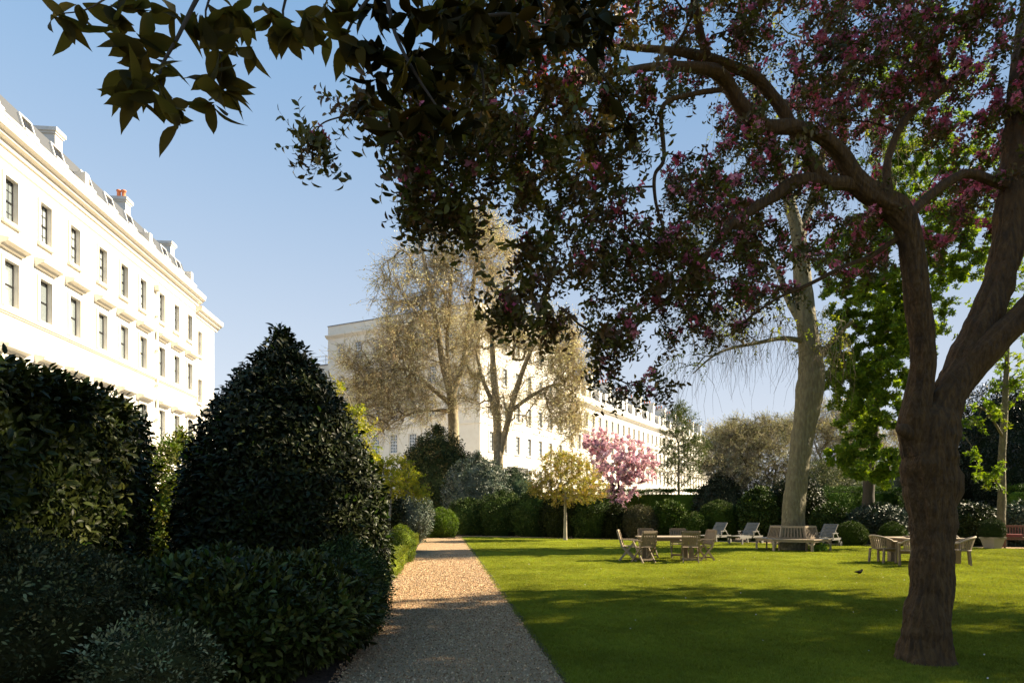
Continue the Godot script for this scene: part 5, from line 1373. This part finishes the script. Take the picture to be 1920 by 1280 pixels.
	shrub("variegated_holly", "silvery variegated shrub behind the box edging under the golden maple", "shrub", "", {"base": on_ground(778, 31.0), "h": 2.6, "rx": 0.85, "rz": 0.9, "prof": LOOSE, "n": 1300, "mesh": small, "cols": silver, "mat": M.glossy, "lump": 0.25, "deep": 0.25, "size": 1.9})
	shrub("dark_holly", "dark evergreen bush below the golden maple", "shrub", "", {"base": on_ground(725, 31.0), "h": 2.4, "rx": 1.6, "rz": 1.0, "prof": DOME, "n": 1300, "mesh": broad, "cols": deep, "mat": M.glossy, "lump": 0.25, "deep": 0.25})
	# behind the far edge of the lawn
	shrub("evergreen_oak", "tall dark evergreen crown under the tall bare tree", "tree", "", {"base": on_ground(820, 45.0), "h": 7.0, "rx": 2.6, "rz": 2.2, "prof": LOOSE, "n": 2600, "mesh": broad, "cols": [Color(0.04, 0.055, 0.02), Color(0.06, 0.065, 0.025), Color(0.03, 0.045, 0.018), Color(0.13, 0.11, 0.04)], "mat": M.dull, "lump": 0.8, "freq": 3.0, "deep": 0.5, "size": 1.2})
	shrub("elaeagnus", "large silvery grey-leaved shrub below the bare trees", "shrub", "", {"base": on_ground(895, 42.0), "h": 5.0, "rx": 2.2, "rz": 1.6, "prof": LOOSE, "n": 2400, "mesh": broad, "cols": silver, "mat": M.glossy, "lump": 0.5, "freq": 4.0, "deep": 0.4, "size": 0.9})
	shrub("viburnum", "green-grey rounded shrub below the white porch", "shrub", "", {"base": on_ground(965, 43.5), "h": 4.3, "rx": 1.5, "rz": 1.3, "prof": LOOSE, "n": 1500, "mesh": broad, "cols": [Color(0.05, 0.075, 0.04), Color(0.08, 0.10, 0.06)], "mat": M.dull, "lump": 0.5, "freq": 4.0, "deep": 0.4, "size": 0.8})
	var row := [
		[880, 40.2, 2.2, 1.5, "dark evergreen shrub where the far path begins"], [940, 39.6, 2.5, 1.5, "dark evergreen shrub under the silvery grey-leaved shrub"], [1000, 38.6, 2.6, 1.5, "dark evergreen shrub under the edge of the bronze-yellow tree"],
		[1058, 37.4, 2.4, 1.4, "dark evergreen shrub straight behind the slim pale stem"], [1112, 36.6, 2.2, 1.2, "dark evergreen shrub under the pink cherry"], [1155, 36.2, 1.9, 0.9, "dark evergreen shrub beside the brown dome bush"]]
	for q in row:
		shrub("border_shrub", q[4], "shrub", "dark shrubs along the far path", {"base": on_ground(q[0], q[1]), "h": q[2], "rx": q[3], "rz": 1.1, "prof": DOME, "n": 1100, "mesh": broad, "cols": deep if int(q[0]) % 4 else mid, "mat": M.dull, "lump": 0.35, "freq": 5.0, "deep": 0.25, "size": 0.8})
	shrub("dome_bush", "brownish clipped dome bush behind the dining table", "shrub", "", {"base": on_ground(1200, 35.4), "h": 1.75, "rx": 0.95, "rz": 0.9, "prof": DOME, "n": 1300, "mesh": small, "cols": [Color(0.085, 0.075, 0.035), Color(0.065, 0.06, 0.03)], "mat": M.dull, "lump": 0.06, "deep": 0.1, "size": 1.6})
	shrub("green_bush", "loose mid-green bush behind the dining table next to the brown dome", "shrub", "", {"base": on_ground(1252, 35.6), "h": 1.95, "rx": 0.95, "rz": 0.9, "prof": LOOSE, "n": 1300, "mesh": camellia, "cols": boxy, "mat": M.dull, "lump": 0.3, "deep": 0.25, "size": 1.5})
	shrub("clipped_dome", "big clipped green dome behind the sun loungers", "topiary", "clipped green domes behind the loungers", {"base": on_ground(1348, 34.4), "h": 2.0, "rx": 1.05, "rz": 1.0, "prof": DOME, "n": 1500, "mesh": box_leaf, "cols": boxy, "mat": M.dull, "lump": 0.08, "deep": 0.1, "size": 1.6})
	shrub("clipped_dome", "smaller clipped green dome tucked beside the big dome", "topiary", "clipped green domes behind the loungers", {"base": on_ground(1303, 33.9), "h": 1.4, "rx": 0.7, "rz": 0.7, "prof": DOME, "n": 900, "mesh": box_leaf, "cols": boxy, "mat": M.dull, "lump": 0.06, "deep": 0.1, "size": 1.5})
	shrub("green_bush", "upright leafy bush between the big dome and the lime tree", "shrub", "", {"base": on_ground(1420, 33.6), "h": 2.6, "rx": 1.05, "rz": 0.9, "prof": LOOSE, "n": 1500, "mesh": camellia, "cols": mid, "mat": M.dull, "lump": 0.35, "deep": 0.25, "size": 1.6})
	shrub("dark_holly", "dark evergreen mass directly behind the hexagonal bench", "shrub", "", {"base": on_ground(1490, 34.0), "h": 3.2, "rx": 1.4, "rz": 1.2, "prof": DOME, "n": 1400, "mesh": broad, "cols": deep, "mat": M.glossy, "lump": 0.35, "freq": 5.0, "deep": 0.3, "size": 0.9})
	shrub("green_bush", "light green bush beyond the lounger by the hexagonal bench", "shrub", "", {"base": on_ground(1560, 31.6), "h": 1.7, "rx": 0.95, "rz": 0.8, "prof": DOME, "n": 1100, "mesh": camellia, "cols": mid, "mat": M.dull, "lump": 0.25, "deep": 0.2, "size": 1.5})
	shrub("box_ball", "clipped round box ball beyond the curved armchair, nearer the hexagonal bench", "topiary", "clipped box balls", {"base": on_ground(1597, 29.4), "h": 1.02, "rx": 0.66, "rz": 0.62, "prof": DOME, "n": 1000, "mesh": box_leaf, "cols": boxy, "mat": M.dull, "lump": 0.04, "deep": 0.06, "size": 1.2})
	shrub("box_ball", "clipped round box ball beyond the garden table with curved armchairs", "topiary", "clipped box balls", {"base": on_ground(1674, 28.9), "h": 1.0, "rx": 0.55, "rz": 0.52, "prof": DOME, "n": 900, "mesh": box_leaf, "cols": boxy, "mat": M.dull, "lump": 0.04, "deep": 0.06, "size": 1.2})
	shrub("laurel_bush", "dark glossy bush between and behind two box balls", "shrub", "", {"base": on_ground(1650, 30.8), "h": 1.75, "rx": 1.6, "rz": 0.8, "prof": DOME, "n": 1500, "mesh": laurel, "cols": [Color(0.035, 0.05, 0.03), Color(0.05, 0.06, 0.04)], "mat": M.glossy, "lump": 0.25, "deep": 0.2, "size": 1.2})
	shrub("laurel_bush", "dark glossy bush behind the potted box ball", "shrub", "", {"base": on_ground(1815, 29.6), "h": 1.8, "rx": 1.3, "rz": 0.8, "prof": DOME, "n": 1300, "mesh": laurel, "cols": dark, "mat": M.glossy, "lump": 0.25, "deep": 0.2, "size": 1.3})
	shrub("laurel_bush", "glossy pale-flecked bush behind the red-brown garden bench", "shrub", "", {"base": on_ground(1915, 29.4), "h": 1.8, "rx": 1.1, "rz": 0.8, "prof": DOME, "n": 1200, "mesh": laurel, "cols": [Color(0.06, 0.08, 0.05), Color(0.09, 0.11, 0.07)], "mat": M.glossy, "lump": 0.25, "deep": 0.2, "size": 1.2})
	shrub("holm_oak", "very dark evergreen tree behind the young chestnut", "tree", "", {"base": on_ground(1890, 36.0), "h": 8.6, "rx": 2.9, "rz": 2.0, "prof": LOOSE, "n": 2800, "mesh": broad, "cols": [Color(0.012, 0.02, 0.012), Color(0.02, 0.028, 0.018), Color(0.03, 0.035, 0.03)], "mat": M.glossy, "lump": 0.7, "freq": 3.0, "deep": 0.5, "size": 1.0})
	shrub("yew", "dark evergreen tree close behind the crab apple trunk", "tree", "", {"base": on_ground(1765, 37.0), "h": 5.0, "rx": 1.8, "rz": 1.4, "prof": LOOSE, "n": 1600, "mesh": broad, "cols": deep, "mat": M.dull, "lump": 0.6, "freq": 3.0, "deep": 0.4})
	shrub("rhododendron", "dark rounded evergreen below the brownish twiggy tree", "shrub", "", {"base": on_ground(1350, 39.0), "h": 3.6, "rx": 1.4, "rz": 1.1, "prof": DOME, "n": 1500, "mesh": broad, "cols": [Color(0.05, 0.055, 0.03), Color(0.035, 0.045, 0.022)], "mat": M.dull, "lump": 0.5, "freq": 4.0, "deep": 0.35})
	for q in [[1545, 44.0, 4.6, "olive shrub beyond the rear hedge between the lime and the chestnut"], [1600, 46.0, 5.2, "pale budding shrub beyond the rear hedge behind the chestnut stem"], [1675, 43.0, 4.8, "ivory-budded shrub beyond the rear hedge next to the chestnut stem"], [1735, 42.0, 5.4, "olive shrub beyond the rear hedge behind the crab apple fork"]]:
		shrub("budding_shrub", q[3], "shrub", "budding shrubs beyond the rear hedge", {"base": on_ground(q[0], q[1]), "h": q[2], "rx": 1.7, "rz": 1.2, "prof": LOOSE, "n": 1500, "mesh": small, "cols": [Color(0.12, 0.125, 0.06), Color(0.09, 0.10, 0.045), Color(0.22, 0.21, 0.14)] if q[0] in [1545, 1735] else [Color(0.30, 0.30, 0.20), Color(0.16, 0.17, 0.09), Color(0.22, 0.22, 0.13)], "mat": M.dull, "lump": 0.7, "freq": 4.0, "deep": 0.6, "size": 2.6, "inset": 0.7, "wild": 0.9})
	# clipped boundary hedge
	for q in [[1120, 41.5, "clipped boundary hedge behind the cherry tree"], [1275, 41.5, "clipped boundary hedge behind the grey-green birch stem"], [1480, 39.5, "clipped boundary hedge behind the lime tree"], [1620, 37.5, "clipped boundary hedge behind the big chestnut stem"], [1780, 36.5, "clipped boundary hedge behind the crab apple stem"], [1960, 34.5, "clipped boundary hedge behind the garden bench"]]:
		shrub("boundary_hedge", q[2], "hedge", "clipped hedge along the rear boundary", {"base": on_ground(q[0], q[1]), "turn": 0.46 if q[0] > 1400 else 0.0, "h": 2.7, "rx": 2.9, "rz": 0.6, "pow": 8.0, "prof": HEDGE, "n": 1800, "mesh": box_leaf, "cols": [Color(0.07, 0.12, 0.015), Color(0.05, 0.09, 0.012)], "mat": M.dull, "lump": 0.06, "deep": 0.1, "size": 1.9})
	shrub("hosta", "small bright green leafy plant under the hexagonal bench", "plant", "", {"base": on_ground(1536, 25.3), "h": 0.3, "rx": 0.28, "rz": 0.2, "prof": DOME, "n": 90, "mesh": camellia, "cols": [Color(0.12, 0.2, 0.03)], "mat": M.fresh, "lump": 0.05, "deep": 0.05})

func furniture() -> void:
	var t := Vector3(4.78, 0, -21.0)
	slatted_table("dining_table", "weathered rectangular teak dining table on the sunny lawn", t, 0.05, 1.75, 1.0, 0.12, M.teak, M.teak_pale)
	folding_chair("folding teak chair at the table end by the gravel path", on_ground(1180, 20.9), PI / 2 - 0.25, M.teak_pale)
	folding_chair("folding teak chair on the shaded long side, by the path end of the table", on_ground(1206, 20.25), PI + 0.45, M.teak)
	folding_chair("folding teak chair on the shaded long side, by the lounger end of the table", on_ground(1294, 20.25), PI - 0.15, M.teak)
	folding_chair("folding teak chair on the flower-bed side, by the path end of the table", on_ground(1216, 22.0), 0.1, M.teak)
	folding_chair("folding teak chair on the flower-bed side, by the lounger end of the table", on_ground(1274, 22.0), -0.1, M.teak)
	folding_chair("folding teak chair at the table end towards the sun loungers", on_ground(1317, 21.0), -PI / 2 + 0.3, M.teak)
	var g := on_ground(1732, 20.2)
	slatted_table("garden_table", "square pale teak garden table half hidden by the crab apple trunk", g, 0.12, 1.75, 1.4, 0.16, M.teak, M.teak_pale)
	var dish := thing("serving_dish", "shallow pale dish lying on the square garden table", "dish", g + Vector3(-0.42, 0.747, 0.05))
	var ds := soup()
	tube(ds, [[Vector3(0, 0, 0), 0.09], [Vector3(0, 0.012, 0), 0.13], [Vector3(0, 0.035, 0), 0.2], [Vector3(0, 0.042, 0), 0.205], [Vector3(0, 0.03, 0), 0.15]], 24)
	part(dish, "bowl", commit(ds), M.teak_pale)
	tub_chair("curved teak armchair pulled up on the lounger side of the square table", on_ground(1652, 20.1), PI / 2 + 0.35, M.teak, M.teak_pale)
	tub_chair("curved teak armchair half behind the crab apple trunk", on_ground(1718, 18.9), PI + 0.1, M.teak, M.teak_pale)
	tub_chair("curved teak armchair on the potted-box side of the square table", on_ground(1806, 19.2), -PI / 2 - 0.5, M.teak, M.teak_pale)
	tub_chair("curved teak armchair on the flower-bed side of the square table", on_ground(1775, 21.5), -0.3, M.teak, M.teak_pale)
	tree_bench("hexagonal slatted teak bench built round the lime tree", on_ground(1487, 26.2), -0.39)
	lounger("grey slatted sun lounger nearest the dining table", on_ground(1338, 31.2), -0.85)
	lounger("grey slatted sun lounger beside the hexagonal bench, towards the dining table", on_ground(1398, 30.6), -0.85)
	lounger("grey slatted sun lounger between the hexagonal bench and a box ball", on_ground(1545, 28.4), -0.85)
	var p := thing("planter", "tapered square planter standing on the far path", "planter", on_ground(1862, 27.0), 0.3)
	var s := soup()
	var q := [[0.0, 0.2], [0.38, 0.29], [0.381, 0.32], [0.46, 0.33], [0.461, 0.27], [0.4, 0.26]]
	for k in q.size() - 1:
		var r0: float = q[k][1]
		var r1: float = q[k + 1][1]
		var c := [Vector2(-1, -1), Vector2(1, -1), Vector2(1, 1), Vector2(-1, 1)]
		for j in 4:
			var a: Vector2 = c[j]
			var b: Vector2 = c[(j + 1) % 4]
			quad(s, Vector3(a.x * r0, q[k][0], a.y * r0), Vector3(a.x * r1, q[k + 1][0], a.y * r1), Vector3(b.x * r1, q[k + 1][0], b.y * r1), Vector3(b.x * r0, q[k][0], b.y * r0))
	part(p, "pot", commit(s, true), M.terracotta)
	block(p, "compost", Vector3(-0.259, 0.36, -0.259), Vector3(0.259, 0.4, 0.259), M.soil)
	var bl := []
	for k in 3: bl.append(rosette(16, 0.08, 0.035, 0.02, 0, 0.2))
	shrub("potted_box", "dark box ball growing in the tapered planter", "topiary", "", {"base": on_ground(1862, 27.0) + Vector3(0, 0.4, 0), "h": 0.78, "rx": 0.42, "rz": 0.42, "prof": DOME, "n": 800, "mesh": bl, "cols": [Color(0.03, 0.045, 0.012), Color(0.04, 0.055, 0.015)], "mat": M.dull, "lump": 0.03, "deep": 0.05})
	garden_seat("red-brown slatted garden bench on the far path next to the planter", on_ground(1922, 27.3), -0.45)
	blackbird(on_ground(1611, 16.4), 1.9)

func _ready() -> void:
	rng.seed = 4711
	bumps.seed = 5
	bumps.frequency = 0.05
	# camera: level, with the lens shifted up so that the horizon lies low in the picture
	var cam := Camera3D.new()
	cam.name = "camera"
	cam.projection = Camera3D.PROJECTION_FRUSTUM
	cam.near = 0.1
	cam.far = 1500.0
	cam.size = 0.1
	cam.frustum_offset = Vector2(0, 0.1 * (HORIZON - 640.0) / FOCAL)
	cam.position = Vector3(0, EYE, 0)
	add_child(cam)
	cam.current = true
	# afternoon sun ahead and to one side, clear sky
	var az := deg_to_rad(76.0)
	var el := deg_to_rad(35.0)
	var to_sun := Vector3(sin(az) * cos(el), sin(el), -cos(az) * cos(el))
	var env := Environment.new()
	env.background_mode = Environment.BG_SKY
	var sky := Sky.new()
	var psm := PanoramaSkyMaterial.new()
	psm.panorama = make_sky(to_sun)
	sky.sky_material = psm
	env.sky = sky
	env.tonemap_mode = Environment.TONE_MAPPER_LINEAR
	env.tonemap_exposure = 4.2
	env.sdfgi_enabled = true
	env.ssao_enabled = true
	env.ssil_enabled = true
	var we := WorldEnvironment.new()
	we.name = "world_environment"
	we.environment = env
	add_child(we)
	var sun := DirectionalLight3D.new()
	sun.name = "sun"
	sun.light_energy = 1.6
	sun.light_color = Color(1.0, 0.93, 0.80)
	sun.light_angular_distance = 0.53
	sun.shadow_enabled = true
	add_child(sun)
	sun.look_at_from_position(to_sun * 100.0, Vector3.ZERO)
	make_materials()
	M.crab = leaf_mat(0.5, Color(0.75, 0.65, 0.3), 0.4)
	M.magnolia = leaf_mat(0.6, Color(0.4, 0.35, 0.12), 0.12)
	M.strand = leaf_mat(0.9, Color(0, 0, 0), 0.3)
	M.cushion = mat(Color(0.22, 0.05, 0.045), 0.9)
	make_ground()
	white_terrace()
	far_terraces()
	other_trees()
	crab_apple()
	magnolia()
	borders()
	furniture()
